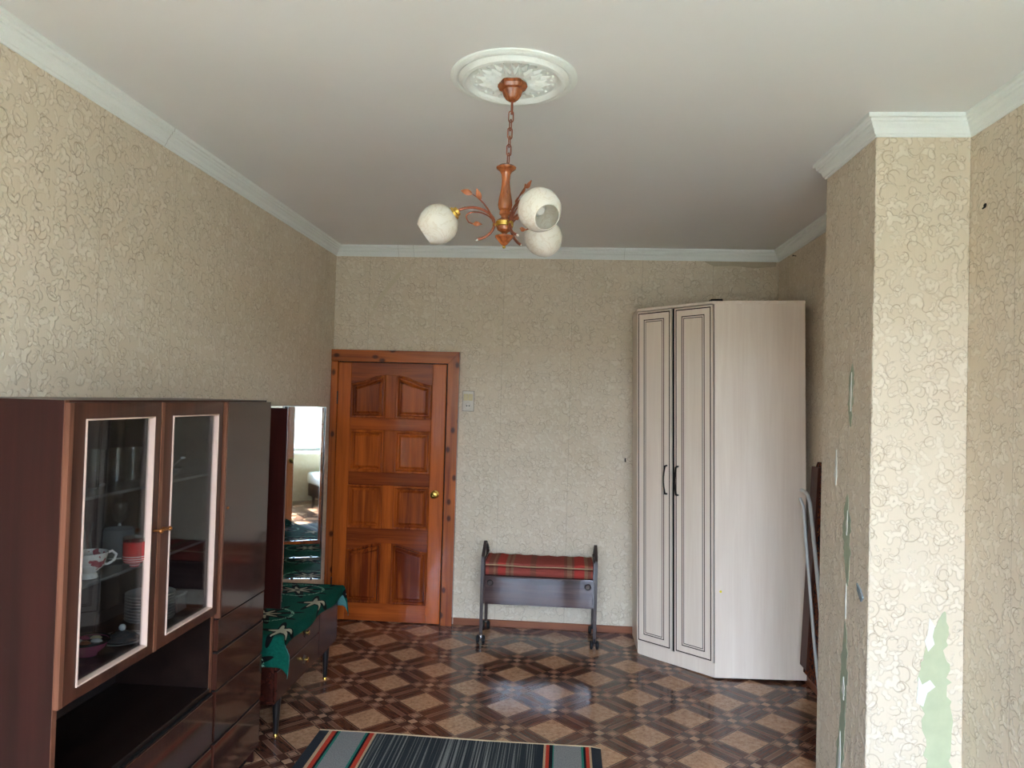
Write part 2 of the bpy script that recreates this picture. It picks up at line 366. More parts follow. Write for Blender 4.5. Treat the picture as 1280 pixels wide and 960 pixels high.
M = dict(
    wallpaper=mat_wallpaper(), ceiling=mat_ceiling(), floor=mat_floor(), rug=mat_rug(), blanket=mat_blanket(), plaid=mat_plaid(),
    glass=mat_glass('cabinet_glass', (0.72, 0.74, 0.75), 1.0), pane=mat_glass('window_glass', (0.97, 0.98, 0.98), 1.0),
    crystal=mat_glass('crystal_glass', (0.88, 0.90, 0.90), 2.2), mirror=mat_mirror(), shade=mat_shade(), mould=mat_plaster_relief(),
    porcelain=mat_porcelain(), cot=mat_carpet(), candle=mat_candle(),
    pine=wood('varnished_pine', lin(96, 36, 12), lin(178, 88, 28), 2, 0.8, 0.22, 0.5, False, 0.35, vary=0.6, contrast=0.75),
    pine_h=wood('varnished_pine_rail', lin(98, 38, 13), lin(162, 78, 28), 0, 0.8, 0.22, 0.5, False, 0.35, vary=0.5, contrast=0.75),
    pine_knot=wood('knotty_pine', lin(118, 52, 19), lin(180, 94, 36), 2, 0.8, 0.25, 0.5, True, 0.3),
    pine_knot_h=wood('knotty_pine_rail', lin(118, 52, 19), lin(180, 94, 36), 0, 0.8, 0.25, 0.5, True, 0.3),
    unit=wood('lacquered_mahogany', lin(42, 22, 16), lin(66, 36, 27), 2, 0.7, 0.10, 0.5, False, 0.3, vary=0.1),
    unit_end=wood('dark_mahogany_veneer', lin(34, 13, 11), lin(56, 22, 18), 2, 0.5, 0.30, 0.25, vary=0.0),
    unit_frame=wood('brown_door_frame', lin(52, 28, 20), lin(84, 49, 36), 2, 0.8, 0.33, 0.35, vary=0.1),
    unit_edge=wood('walnut_edge', lin(82, 48, 34), lin(124, 80, 60), 2, 1.0, 0.4, 0.3, vary=0.0),
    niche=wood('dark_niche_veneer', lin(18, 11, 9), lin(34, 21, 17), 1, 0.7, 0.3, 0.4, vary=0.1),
    unit_in=plain('dark_inside', lin(34, 29, 28), 0.5, 0.3),
    bead=plain('pale_bead', lin(196, 170, 156), 0.35, 0.4, var=0.05),
    shelf=plain('grey_shelf', lin(96, 98, 98), 0.2, 0.5),
    dress=wood('reddish_veneer', lin(36, 14, 10), lin(60, 26, 18), 1, 0.7, 0.22, 0.5, vary=0.1),
    black=plain('black_paint', lin(20, 18, 18), 0.3, 0.5),
    ash=wood('pale_ash_laminate', lin(222, 204, 187), lin(236, 222, 207), 2, 0.9, 0.38, 0.4, vary=0.06, contrast=0.6),
    groove=plain('dark_groove', lin(58, 38, 32), 0.5, 0.3),
    iron=plain('dark_bronze', lin(36, 28, 26), 0.35, 0.5, 0.6),
    brass=plain('brass', lin(214, 176, 92), 0.22, 0.5, 1.0), copper=plain('copper_brass', lin(190, 128, 74), 0.28, 0.5, 1.0),
    chrome=plain('chrome', (0.75, 0.76, 0.78), 0.12, 0.5, 1.0),
    lamp=wood('copper_stained_wood', lin(112, 54, 28), lin(178, 104, 58), 2, 3.0, 0.25, 0.5, False, 0.3, vary=0.1),
    lampmetal=plain('copper_enamel', lin(136, 76, 54), 0.32, 0.5, 0.35), leafmat=plain('amber_leaf', lin(166, 98, 62), 0.35, 0.5, 0.1, 0.25),
    white=plain('white_plastic', lin(214, 208, 196), 0.4, 0.5, var=0.04), cream=plain('aged_plastic', lin(206, 192, 150), 0.4, 0.5, var=0.05),
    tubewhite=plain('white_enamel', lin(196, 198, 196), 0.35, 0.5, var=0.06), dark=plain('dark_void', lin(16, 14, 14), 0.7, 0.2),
    trolley=wood('dark_laminate', lin(52, 38, 37), lin(98, 78, 76), 0, 0.6, 0.06, 0.5, vary=0.0, contrast=1.2),
    steel=plain('brown_steel', lin(62, 48, 44), 0.42, 0.35, 0.0), rubber=plain('black_rubber', lin(28, 27, 28), 0.6, 0.3),
    base=wood('brown_baseboard', lin(104, 58, 38), lin(146, 88, 58), 0, 0.7, 0.4, 0.4, vary=0.05),
    plaster=plain('green_old_paint', lin(180, 186, 154), 0.7, 0.2, var=0.16, scale=14), plasterw=plain('torn_paper_backing', lin(222, 222, 212), 0.8, 0.2, var=0.05),
    plasterg=plain('grey_torn_paper', lin(128, 138, 142), 0.8, 0.2), plasterd=plain('green_grey_old_paint', lin(160, 168, 144), 0.7, 0.2, var=0.14, scale=18), pipe=plain('painted_pipe', lin(180, 176, 166), 0.4, 0.4),
    yellow=plain('yellow_sticker', lin(226, 204, 40), 0.5, 0.3, var=0.03), pink=plain('pink_glaze', lin(160, 62, 104), 0.15, 0.5),
    plate=plain('plate_glaze', lin(206, 206, 200), 0.12, 0.5, var=0.04), platerim=plain('dark_rim', lin(44, 44, 46), 0.2, 0.5),
    framewhite=plain('window_white', lin(226, 226, 222), 0.4, 0.4, var=0.03), grass=plain('outside_ground', lin(120, 124, 100), 0.9, 0.1),
    hem=plain('jute_hem', lin(170, 146, 116), 0.9, 0.1), underside=plain('teal_underside', lin(70, 116, 112), 0.95, 0.1, var=0.3, scale=160),
    bedwhite=plain('white_sheet', lin(226, 226, 222), 0.9, 0.1, var=0.03),
)

# ------------------------------------------------------------------ mesh helpers
class MB:
    def __init__(s): s.bm = bmesh.new()
    def box(s, x0, x1, y0, y1, z0, z1, bev=0.0, seg=1):
        vs_ = [s.bm.verts.new((x, y, z)) for x in (x0, x1) for y in (y0, y1) for z in (z0, z1)]
        fs = []
        for q in ((0, 1, 3, 2), (4, 6, 7, 5), (0, 4, 5, 1), (2, 3, 7, 6), (0, 2, 6, 4), (1, 5, 7, 3)):
            fs.append(s.bm.faces.new([vs_[i] for i in q]))
        if bev > 0:
            es = list({e for f in fs for e in f.edges})
            bmesh.ops.bevel(s.bm, geom=es, offset=bev, segments=seg, affect='EDGES', profile=0.5)
        return s
    def prism(s, poly, place, d0, d1):
        """poly: 2D points; place(u,v,d)->xyz"""
        a = [s.bm.verts.new(place(u, v, d0)) for u, v in poly]; b = [s.bm.verts.new(place(u, v, d1)) for u, v in poly]
        n = len(poly)
        s.bm.faces.new(a); s.bm.faces.new(list(reversed(b)))
        for i in range(n): s.bm.faces.new((a[i], b[i], b[(i + 1) % n], a[(i + 1) % n]))
        return s
    def rings(s, loops, cap0=True, cap1=True, closed=True):
        R = [[s.bm.verts.new(p) for p in L] for L in loops]
        n = len(R[0])
        for k in range(len(R) - 1):
            for i in range(n if closed else n - 1):
                j = (i + 1) % n
                s.bm.faces.new((R[k][i], R[k][j], R[k + 1][j], R[k + 1][i]))
        if cap0 and closed: s.bm.faces.new(list(reversed(R[0])))
        if cap1 and closed: s.bm.faces.new(R[-1])
        return s
    def tube(s, pts, r, seg=8, closed=False):
        pts = [Vector(p) for p in pts]; n = len(pts)
        rr = r if isinstance(r, (list, tuple)) else [r] * n
        loops = []; up = None
        for i in range(n):
            if closed: d = pts[(i + 1) % n] - pts[i - 1]
            else: d = pts[min(i + 1, n - 1)] - pts[max(i - 1, 0)]
            d.normalize()
            if up is None: up = Vector((0, 0, 1)) if abs(d.z) < 0.9 else Vector((1, 0, 0))
            sd = d.cross(up); sd.normalize(); up = sd.cross(d); up.normalize()
            loops.append([pts[i] + (sd * math.cos(2 * PI * k / seg) + up * math.sin(2 * PI * k / seg)) * rr[i] for k in range(seg)])
        if closed: loops.append(loops[0]); return s.rings(loops, False, False)
        return s.rings(loops)
    def lathe(s, prof, seg=24, mat=None, flute=None):
        mat = mat or Matrix()
        loops = []
        for r, z in prof:
            L = []
            for k in range(seg):
                a = 2 * PI * k / seg; q = r
                if flute: q = r * (1 + flute[1] * math.cos(flute[0] * a))
                L.append(mat @ Vector((q * math.cos(a), q * math.sin(a), z)))
            loops.append(L)
        return s.rings(loops, prof[0][0] > 1e-4, prof[-1][0] > 1e-4)
    def ball(s, c, r, seg=10, sq=(1, 1, 1)):
        bmesh.ops.create_uvsphere(s.bm, u_segments=seg, v_segments=max(5, seg // 2 + 1), radius=r,
                                  matrix=Matrix.Translation(c) @ Matrix.Diagonal((*sq, 1)))
        return s

ORIG = {}
def obj(name, mb, mat, parent=None, smooth=True, origin=None, keep=False):
    bm = mb.bm
    bmesh.ops.remove_doubles(bm, verts=bm.verts, dist=1e-6)
    bmesh.ops.recalc_face_normals(bm, faces=bm.faces)
    if origin is None:
        lo = Vector((min(v.co[i] for v in bm.verts) for i in range(3))); hi = Vector((max(v.co[i] for v in bm.verts) for i in range(3)))
        origin = (lo + hi) / 2
    origin = Vector(origin)
    bmesh.ops.translate(bm, verts=bm.verts, vec=-origin)
    me = bpy.data.meshes.new(name); bm.to_mesh(me); bm.free()
    if smooth:
        me.shade_smooth(); me.set_sharp_from_angle(angle=math.radians(32))
    me.materials.append(M[mat] if isinstance(mat, str) else mat)
    o = bpy.data.objects.new(name, me); COL.objects.link(o)
    ORIG[o.name] = origin
    if parent is not None:
        o.parent = parent; o.location = origin - ORIG[parent.name]
    else: o.location = origin
    return o
def thing(name, label, cat, loc=(0, 0, 0), group=None):
    o = bpy.data.objects.new(name, None); o.empty_display_size = 0.1; COL.objects.link(o); o.location = loc; ORIG[o.name] = Vector(loc)
    o['label'] = label; o['category'] = cat
    if group: o['group'] = group
    return o
def tag(o, label, cat, group=None):
    o['label'] = label; o['category'] = cat
    if group: o['group'] = group
    return o
def struct(o, label=None):
    o['kind'] = 'structure'
    if label: o['label'] = label
    return o
def inst(src, name, loc_world, parent, rot=None, scale=None):
    o = bpy.data.objects.new(name, src.data); COL.objects.link(o); o.parent = parent
    o.location = Vector(loc_world) - ORIG[parent.name]; ORIG[o.name] = Vector(loc_world)
    if rot is not None: o.rotation_euler = rot
    if scale is not None: o.scale = scale
    return o
def offset_poly(poly, d):
    """inset a counter-clockwise polygon by d"""
    n = len(poly); out = []
    for i in range(n):
        p0, p1, p2 = Vector(poly[i - 1]), Vector(poly[i]), Vector(poly[(i + 1) % n])
        a = (p1 - p0).normalized(); b = (p2 - p1).normalized()
        na, nb = Vector((-a.y, a.x)), Vector((-b.y, b.x))
        m_ = (na + nb); m_.normalize(); k = d / max(0.25, m_.dot(na))
        out.append((p1.x + m_.x * k, p1.y + m_.y * k))
    return out
def bez(p0, p1, p2, p3, n=12):
    P = [Vector(p) for p in (p0, p1, p2, p3)]
    return [((1 - t) ** 3) * P[0] + 3 * (1 - t) ** 2 * t * P[1] + 3 * (1 - t) * t * t * P[2] + t ** 3 * P[3] for t in [i / n for i in range(n + 1)]]

# ------------------------------------------------------------------ room shell
XL, XR, YB, ZC = -1.828, 1.582, 5.57, 2.918
PX, PY0, PY1 = 1.217, 2.977, 3.531
T = 0.15
struct(obj('floor', MB().box(XL - T, XR + T, YF - 0.3, YB + T, -0.12, 0.0), 'floor'), 'brown linoleum floor printed with a parquet diamond pattern')
struct(obj('ceiling', MB().box(XL - T, XR + T, YF - 0.3, YB + T, ZC, ZC + 0.12), 'ceiling'), 'plain white painted ceiling')
struct(obj('wall_left', MB().box(XL - T, XL, YF - 0.3, YB + T, 0, ZC), 'wallpaper'), 'beige scroll-patterned wallpaper wall on the left')
wall_back = struct(obj('wall_back', MB().box(XL, XR, YB, YB + T, 0, ZC), 'wallpaper'), 'far wall with beige scroll wallpaper and the door')
struct(obj('wall_right', MB().box(XR, XR + T, YF - 0.3, YB + T, 0, ZC), 'wallpaper'), 'beige scroll-patterned wallpaper wall on the right')
wall_pillar = struct(obj('wall_pillar', MB().box(PX, XR, PY0, PY1, 0, ZC, 0.004), 'wallpaper', smooth=False), 'wallpapered chimney pillar with torn paper patches')
fm = MB()
edges = [XL, WIN[0][0], WIN[0][1], WIN[1][0], WIN[1][1], XR]
for k in (0, 2, 4): fm.box(edges[k], edges[k + 1], YF - 0.3, YF, 0, ZC)
for k in (1, 3):
    fm.box(edges[k], edges[k + 1], YF - 0.3, YF, 0, WZ0); fm.box(edges[k], edges[k + 1], YF - 0.3, YF, WZ1, ZC)
struct(obj('wall_front', fm, 'wallpaper'), 'window wall behind the viewpoint')
for k, (a, b) in enumerate(WIN):
    w = thing('window_%d' % (k + 1), 'white casement window behind the viewpoint', 'window', ((a + b) / 2, YF - 0.2, WZ0))
    del w['category']; w['kind'] = 'structure'
    f = MB(); y0, y1 = YF - 0.24, YF - 0.18
    f.box(a, a + 0.05, y0, y1, WZ0, WZ1).box(b - 0.05, b, y0, y1, WZ0, WZ1).box(a + 0.05, b - 0.05, y0, y1, WZ0, WZ0 + 0.05).box(a + 0.05, b - 0.05, y0, y1, WZ1 - 0.05, WZ1)
    mid = (a + b) / 2
    f.box(mid - 0.03, mid + 0.03, y0, y1, WZ0 + 0.05, WZ1 - 0.05)
    f.box(a + 0.05, mid - 0.03, y0, y1, 2.2, 2.25).box(mid + 0.03, b - 0.05, y0, y1, 2.2, 2.25)
    obj('window_frame', f, 'framewhite', w)
    obj('sill', MB().box(a - 0.05, b + 0.05, YF - 0.17, YF + 0.12, WZ0 - 0.035, WZ0, 0.006), 'framewhite', w)
    for (p, q) in ((a + 0.05, mid - 0.03), (mid + 0.03, b - 0.05)):
        for (r, s_) in ((WZ0 + 0.05, 2.2), (2.25, WZ1 - 0.05)):
            obj('pane', MB().box(p, q, YF - 0.213, YF - 0.207, r, s_), 'pane', w)

# the yard outside: ground and an added, unseen house sized to block the low sky
tag(obj('yard_ground', MB().box(-40, 40, -60, YF - 0.6, -4.2, -4.0), 'grass'), 'grey green yard ground outside the windows', 'ground')
hs = thing('sky_block_house', 'long plain house added across the yard to block the low sky', 'building', (0, -24, -4))
hw = obj('added_house_facade', MB().box(-30, 30, -32, -22, -4, 3.6), plain('added_house_render', lin(150, 142, 128), 0.9, 0.1), hs)
obj('added_house_roof', MB().prism([(-32.5, 3.6), (-21.5, 3.6), (-27, 4.2)], lambda u, v, d: (d, u, v), -30.5, 30.5), plain('added_house_roof_sheet', lin(104, 84, 76), 0.8, 0.2), hs)
for _k in range(10):
    for _z in (-2.2, 1.2):
        obj('window', MB().box(-27.6 + 6 * _k, -26.2 + 6 * _k, -22.02, -21.96, _z, _z + 1.6), plain('added_house_pane', lin(60, 66, 72), 0.2, 0.5) if (_k == 0 and _z < 0) else bpy.data.materials['added_house_pane'], hw)  # windows of the added sky-blocking house

# torn patches on the pillar and walls (old paint showing through the wallpaper), and a painted shade strip under the crown
def patch(name, pts, plane, at, mat, parent, th=0.0012):
    place = (lambda u, v, d: (u, at - d, v)) if plane == 'y' else (lambda u, v, d: (at - d, u, v))
    return obj(name, MB().prism(pts, place, 0.0002, th), mat, parent, smooth=False)
def ragged(spine, seed, jit=0.3):
    """spine: list of (centre, half width, height)"""
    rd = random.Random(seed); L, R = [], []
    for i in range(len(spine) - 1):
        (c0, w0, z0), (c1, w1, z1) = spine[i], spine[i + 1]
        for k in range(5):
            t = (k + rd.uniform(0, 0.8)) / 5; c = c0 + (c1 - c0) * t; w = w0 + (w1 - w0) * t; z = z0 + (z1 - z0) * t
            L.append((c - w * (1 + rd.uniform(-jit, jit)), z)); R.append((c + w * (1 + rd.uniform(-jit, jit)), z))
    c, w, z = spine[-1]; R.append((c, z))
    return L + list(reversed(R))
patch('peeled_patch', ragged([(1.50, 0.012, 0.0), (1.49, 0.05, 0.12), (1.492, 0.046, 0.30), (1.49, 0.048, 0.45), (1.478, 0.052, 0.60), (1.470, 0.058, 0.70), (1.468, 0.042, 0.80), (1.492, 0.028, 0.88), (1.508, 0.006, 0.96)], 3, 0.22), 'y', PY0, 'plaster', wall_pillar)
patch('flap_or_gap_shade', [(1.405, 0.60), (1.43, 0.585), (1.445, 0.64), (1.475, 0.665), (1.455, 0.69), (1.425, 0.67), (1.412, 0.70)], 'y', PY0, 'plasterw', wall_pillar, 0.004)
patch('flap_or_gap_shade', [(1.432, 0.84), (1.446, 0.80), (1.470, 0.83), (1.462, 0.86), (1.47, 0.90), (1.45, 0.93), (1.445, 0.87)], 'y', PY0, 'plasterw', wall_pillar, 0.003)
for s_, sd in (([(3.185, 0.001, 1.66), (3.195, 0.012, 1.74), (3.190, 0.016, 1.84), (3.178, 0.003, 1.94)], 5),
               ([(3.190, 0.002, 0.98), (3.195, 0.014, 1.08), (3.205, 0.02, 1.18), (3.212, 0.018, 1.28), (3.205, 0.004, 1.38)], 6),
               ([(3.255, 0.02, 0.06), (3.245, 0.022, 0.22), (3.215, 0.014, 0.40), (3.212, 0.018, 0.55), (3.205, 0.016, 0.70), (3.205, 0.004, 0.84)], 8)):
    patch('peeled_patch', ragged([(c_, w_ * 1.9, z_) for c_, w_, z_ in s_], sd, 0.35), 'x', PX, 'plasterd', wall_pillar)
for s_, sd in (([(3.188, 0.002, 1.72), (3.186, 0.005, 1.80), (3.182, 0.002, 1.90)], 15), ([(3.204, 0.002, 1.2), (3.204, 0.005, 1.25), (3.2, 0.001, 1.31)], 16),
               ([(3.208, 0.002, 0.50), (3.21, 0.008, 0.54), (3.212, 0.003, 0.6)], 17), ([(3.34, 0.002, 1.40), (3.345, 0.008, 1.45), (3.34, 0.003, 1.56)], 18),
               ([(3.20, 0.001, 0.84), (3.203, 0.0025, 0.93), (3.20, 0.001, 1.0)], 19), ([(3.243, 0.003, 0.05), (3.24, 0.010, 0.2), (3.236, 0.003, 0.36)], 20)):
    patch('flap_or_gap_shade', ragged([(c_, w_ * 1.6, z_) for c_, w_, z_ in s_], sd, 0.4), 'x', PX, 'plasterw', wall_pillar, 0.003)
patch('flap_or_gap_shade', [(3.02, 0.985), (3.05, 1.015), (3.085, 1.03), (3.075, 1.0), (3.04, 0.965)], 'x', PX, 'plasterg', wall_pillar, 0.006)
patch('scuff_patch', [(-1.54, 2.42), (-1.50, 2.43), (-1.42, 2.55), (-1.33, 2.66), (-1.285, 2.74), (-1.33, 2.71), (-1.41, 2.62), (-1.49, 2.50)], 'y', YB, plain('pale_scuff', lin(206, 194, 168), 0.7, 0.2, var=0.06), wall_back, 0.0008)
patch('flap_or_gap_shade', [(1.03, 2.828), (1.10, 2.795), (1.25, 2.802), (1.40, 2.785), (1.56, 2.80), (1.56, 2.838), (1.03, 2.838)], 'y', YB, plain('crown_gap_shade', lin(184, 172, 150), 0.8, 0.1), wall_back, 0.001)  # grey strip painting the shadowed gap below the loose crown

# crown moulding, one piece for each wall
PROF = [(0.0, 0.083), (0.006, 0.083), (0.008, 0.073), (0.013, 0.071), (0.019, 0.052), (0.030, 0.040), (0.031, 0.032), (0.038, 0.029), (0.039, 0.019), (0.049, 0.016), (0.050, 0.0), (0.0, 0.0)]
path = [(XL, YF), (XL, YB), (XR, YB), (XR, PY1), (PX, PY1), (PX, PY0), (XR, PY0), (XR, YF)]
def inward(a, b):
    d = (Vector(b) - Vector(a)).normalized(); return Vector((d.y, -d.x))      # room lies to the right of the walk
NS = [inward(path[i], path[i + 1]) for i in range(len(path) - 1)]
def mitre(i, off):
    p = Vector(path[i])
    if i == 0: return p + NS[0] * off
    if i == len(path) - 1: return p + NS[-1] * off
    return p + (NS[i - 1] + NS[i]) * off
SEAMS = {0: [2.45, 4.45], 1: [0.50, 0.62, 2.25]}
n_trim = 1
for i in range(len(path) - 1):
    loops = [[(*mitre(j, o), ZC - d - 0.0005) for o, d in PROF] for j in (i, i + 1)]
    tr = obj('trim_%d' % n_trim, MB().rings(loops), 'mould', smooth=False); n_trim += 1
    struct(tr, ['white crown moulding along the left wall', 'white crown moulding above the door wall', 'white crown moulding in the recess above the wardrobe', 'white crown moulding on the hidden pillar side', 'white crown moulding on the pillar side facing the wardrobe', 'white crown moulding on the bright pillar front', 'white crown moulding along the right wall'][i])
def seam(i, dist):
    a, b = Vector(path[i]), Vector(path[i + 1]); d = (b - a).normalized(); p = a + d * dist
    loops = [[(*(p + d * e + NS[i] * (o * 1.012 + 0.0006)), ZC - h_ * 1.006 - 0.0002) for o, h_ in PROF] for e in (-0.0012, 0.0012)]
    return MB().rings(loops)
for i, L in SEAMS.items():
    for dist in L: obj('moulding_seam', seam(i, dist), plain('seam_grey', lin(196, 198, 195), 0.7), bpy.data.objects['trim_%d' % (i + 1)], smooth=False)

struct(obj('baseboard_back', MB().box(-0.815, XR, YB - 0.016, YB, 0, 0.052, 0.003), 'base'), 'brown wooden baseboard under the trolley wall')
struct(obj('baseboard_left', MB().box(XL, XL + 0.016, YF, YB - 0.06, 0, 0.052, 0.003), 'base'), 'brown wooden baseboard on the left wall')
bm_ = MB().box(XR - 0.016, XR, PY1, YB - 0.02, 0, 0.052, 0.003).box(PX - 0.014, PX, PY0 - 0.014, PY1 + 0.012, 0, 0.045, 0.003).box(PX, XR, PY0 - 0.014, PY0, 0, 0.045, 0.003).box(XR - 0.016, XR, YF, PY0 - 0.014, 0, 0.052, 0.003)
struct(obj('baseboard_right', bm_, 'base'), 'brown wooden baseboard around the pillar')

# ------------------------------------------------------------------ door
def build_door():
    d = thing('door_1', 'varnished orange pine door with eight raised panels', 'door', (-1.34, YB, 0))
    del d['category']; d['kind'] = 'structure'
    L, R, H, yf = -1.768, -0.917, 2.0, YB - 0.045           # leaf
    # casing
    obj('casing', MB().box(XL + 0.003, L - 0.002, YB - 0.055, YB, 0, 2.004, 0.004), 'pine_knot', d)
    obj('casing', MB().prism([(-0.820, 0), (-0.820, 2.095), (-0.905, 2.004), (-0.905, 0)], lambda u, v, t: (u, YB - t, v), 0, 0.055), 'pine_knot', d)
    obj('casing', MB().prism([(XL + 0.003, 2.0045), (XL + 0.003, 2.095), (-0.8205, 2.0955), (-0.9055, 2.0045)], lambda u, v, t: (u, YB - t, v), 0, 0.055), 'pine_knot_h', d)
    obj('jamb_gap', MB().box(L - 0.002, R + 0.012, YB - 0.012, YB, 0, 2.004), 'dark', d)
    leaf = obj('leaf', MB().box(L, R, YB - 0.03, YB - 0.012, 0.006, H - 0.003), 'pine', d)
    cl, cm, cr_ = (L + 0.105, -1.392), (-1.392, -1.306), (-1.306, R - 0.108)
    obj('stile', MB().box(L, cl[0], yf, YB - 0.03, 0.006, H - 0.003, 0.003), 'pine', leaf)
    obj('stile', MB().box(cr_[1], R, yf, YB - 0.03, 0.006, H - 0.003, 0.003), 'pine', leaf)
    rows = [(1.570, 1.835, 1.905), (1.150, 1.475, None), (0.718, 1.050, None), (0.143, 0.552, 0.606)]
    pl = lambda u, v, t: (u, YB - t, v)
    # rails
    def arch(a, b, z0, z1, up):                     # points of a panel's top edge from a to b
        return [(a + (b - a) * i / 8, z0 + (z1 - z0) * (0.5 - 0.5 * math.cos(PI * ((i / 8) if up else (1 - i / 8))))) for i in range(9)]
    xa, xb, xc, xd = cl[0], cl[1], cr_[0], cr_[1]
    top = [(xa, H - 0.003)] + arch(xa, xb, 1.835, 1.905, True) + arch(xc, xd, 1.835, 1.905, False) + [(xd, H - 0.003)]
    obj('rail', MB().prism(top, pl, 0.03, 0.045), 'pine_h', leaf)
    obj('rail', MB().box(xa, xd, yf, YB - 0.03, 1.475, 1.570, 0.003), 'pine_h', leaf)
    obj('rail', MB().box(xa, xd, yf, YB - 0.03, 1.050, 1.150, 0.003), 'pine_h', leaf)
    low = [(xa, 0.718)] + arch(xa, xb, 0.552, 0.606, True) + arch(xc, xd, 0.552, 0.606, False) + [(xd, 0.718)]
    obj('rail', MB().prism(low, pl, 0.03, 0.045), 'pine_h', leaf)
    obj('rail', MB().box(xa, xd, yf, YB - 0.03, 0.006, 0.143, 0.003), 'pine_h', leaf)
    for z0, z1, pk in rows:
        obj('muntin', MB().box(xb, xc, yf, YB - 0.03, z0, (pk or z1), 0.003), 'pine', leaf)
        for (a, b, up) in ((xa, xb, True), (xc, xd, False)):
            poly = [(a, z0), (b, z0)] + (list(reversed(arch(a, b, z1, pk, up))) if pk else [(b, z1), (a, z1)])
            loops = []
            for ins, dep in ((0.0, 0.031), (0.0, 0.053), (0.006, 0.057), (0.013, 0.056), (0.021, 0.047), (0.025, 0.033), (0.031, 0.033), (0.050, 0.050), (0.056, 0.050)):
                q = offset_poly(poly, ins); loops.append([pl(u, v, dep) for u, v in q])
            obj('panel', MB().rings(loops, False, True), 'pine', leaf)
    kb = Vector((-0.979, yf, 0.997))
    mk = Matrix.Translation(kb) @ Matrix.Rotation(PI / 2, 4, 'X')
    k = obj('knob', MB().lathe([(0.0, 0.0), (0.030, 0.0), (0.031, 0.004), (0.022, 0.009), (0.010, 0.012), (0.010, 0.030), (0.022, 0.036), (0.028, 0.048), (0.026, 0.060), (0.014, 0.066), (0.006, 0.0665), (0.0, 0.0645)], 20, mk), 'brass', d)
    k['label'] = 'round brass door knob'
    obj('keyhole', MB().box(-0.981, -0.977, yf - 0.0685, yf - 0.066, 0.992, 1.002), 'dark', k)
    for z in (1.72, 0.28):
        obj('hinge', MB().tube([(L - 0.002, yf - 0.004, z - 0.05), (L - 0.002, yf - 0.004, z + 0.05)], 0.006, 8), 'iron', d)
    return d
build_door()

# ------------------------------------------------------------------ switch with socket
def build_switch():
    x0, x1, z0, z1, y = -0.790, -0.706, 1.644, 1.796, YB
    t = thing('switch_socket_plate', 'cream light switch and white socket in one plate beside the door', 'light switch', (-0.748, y, z0))
    body = obj('backplate', MB().box(x0, x1, y - 0.012, y - 0.0003, z0, z1, 0.003, 2), 'white', t)
    obj('bezel', MB().box(x0 - 0.003, x1 + 0.003, y - 0.004, y - 0.0003, z0 - 0.003, z1 + 0.003), plain('grey_brown_bezel', lin(96, 90, 80), 0.5), t)  # grey-brown rim slightly larger than the plate
    xm = (x0 + x1) / 2
    for a, b in ((x0 + 0.006, xm - 0.001), (xm + 0.001, x1 - 0.006)):
        obj('rocker', MB().box(a, b, y - 0.019, y - 0.010, z0 + 0.080, z0 + 0.132, 0.003), 'cream', t)
    mk = Matrix.Translation((xm, y - 0.0125, z0 + 0.04)) @ Matrix.Rotation(PI / 2, 4, 'X')
    s = obj('socket', MB().lathe([(0.0, -0.001), (0.020, -0.001), (0.022, 0.004), (0.028, 0.006), (0.031, 0.003), (0.031, 0.0)], 20, mk), 'white', t)
    for dx in (-0.0095, 0.0095):
        obj('socket_hole', MB().lathe([(0.0, 0.0), (0.005, 0.0), (0.005, 0.002), (0.0, 0.002)], 10, mk @ Matrix.Translation((dx, 0, -0.001))), 'dark', s)
build_switch()

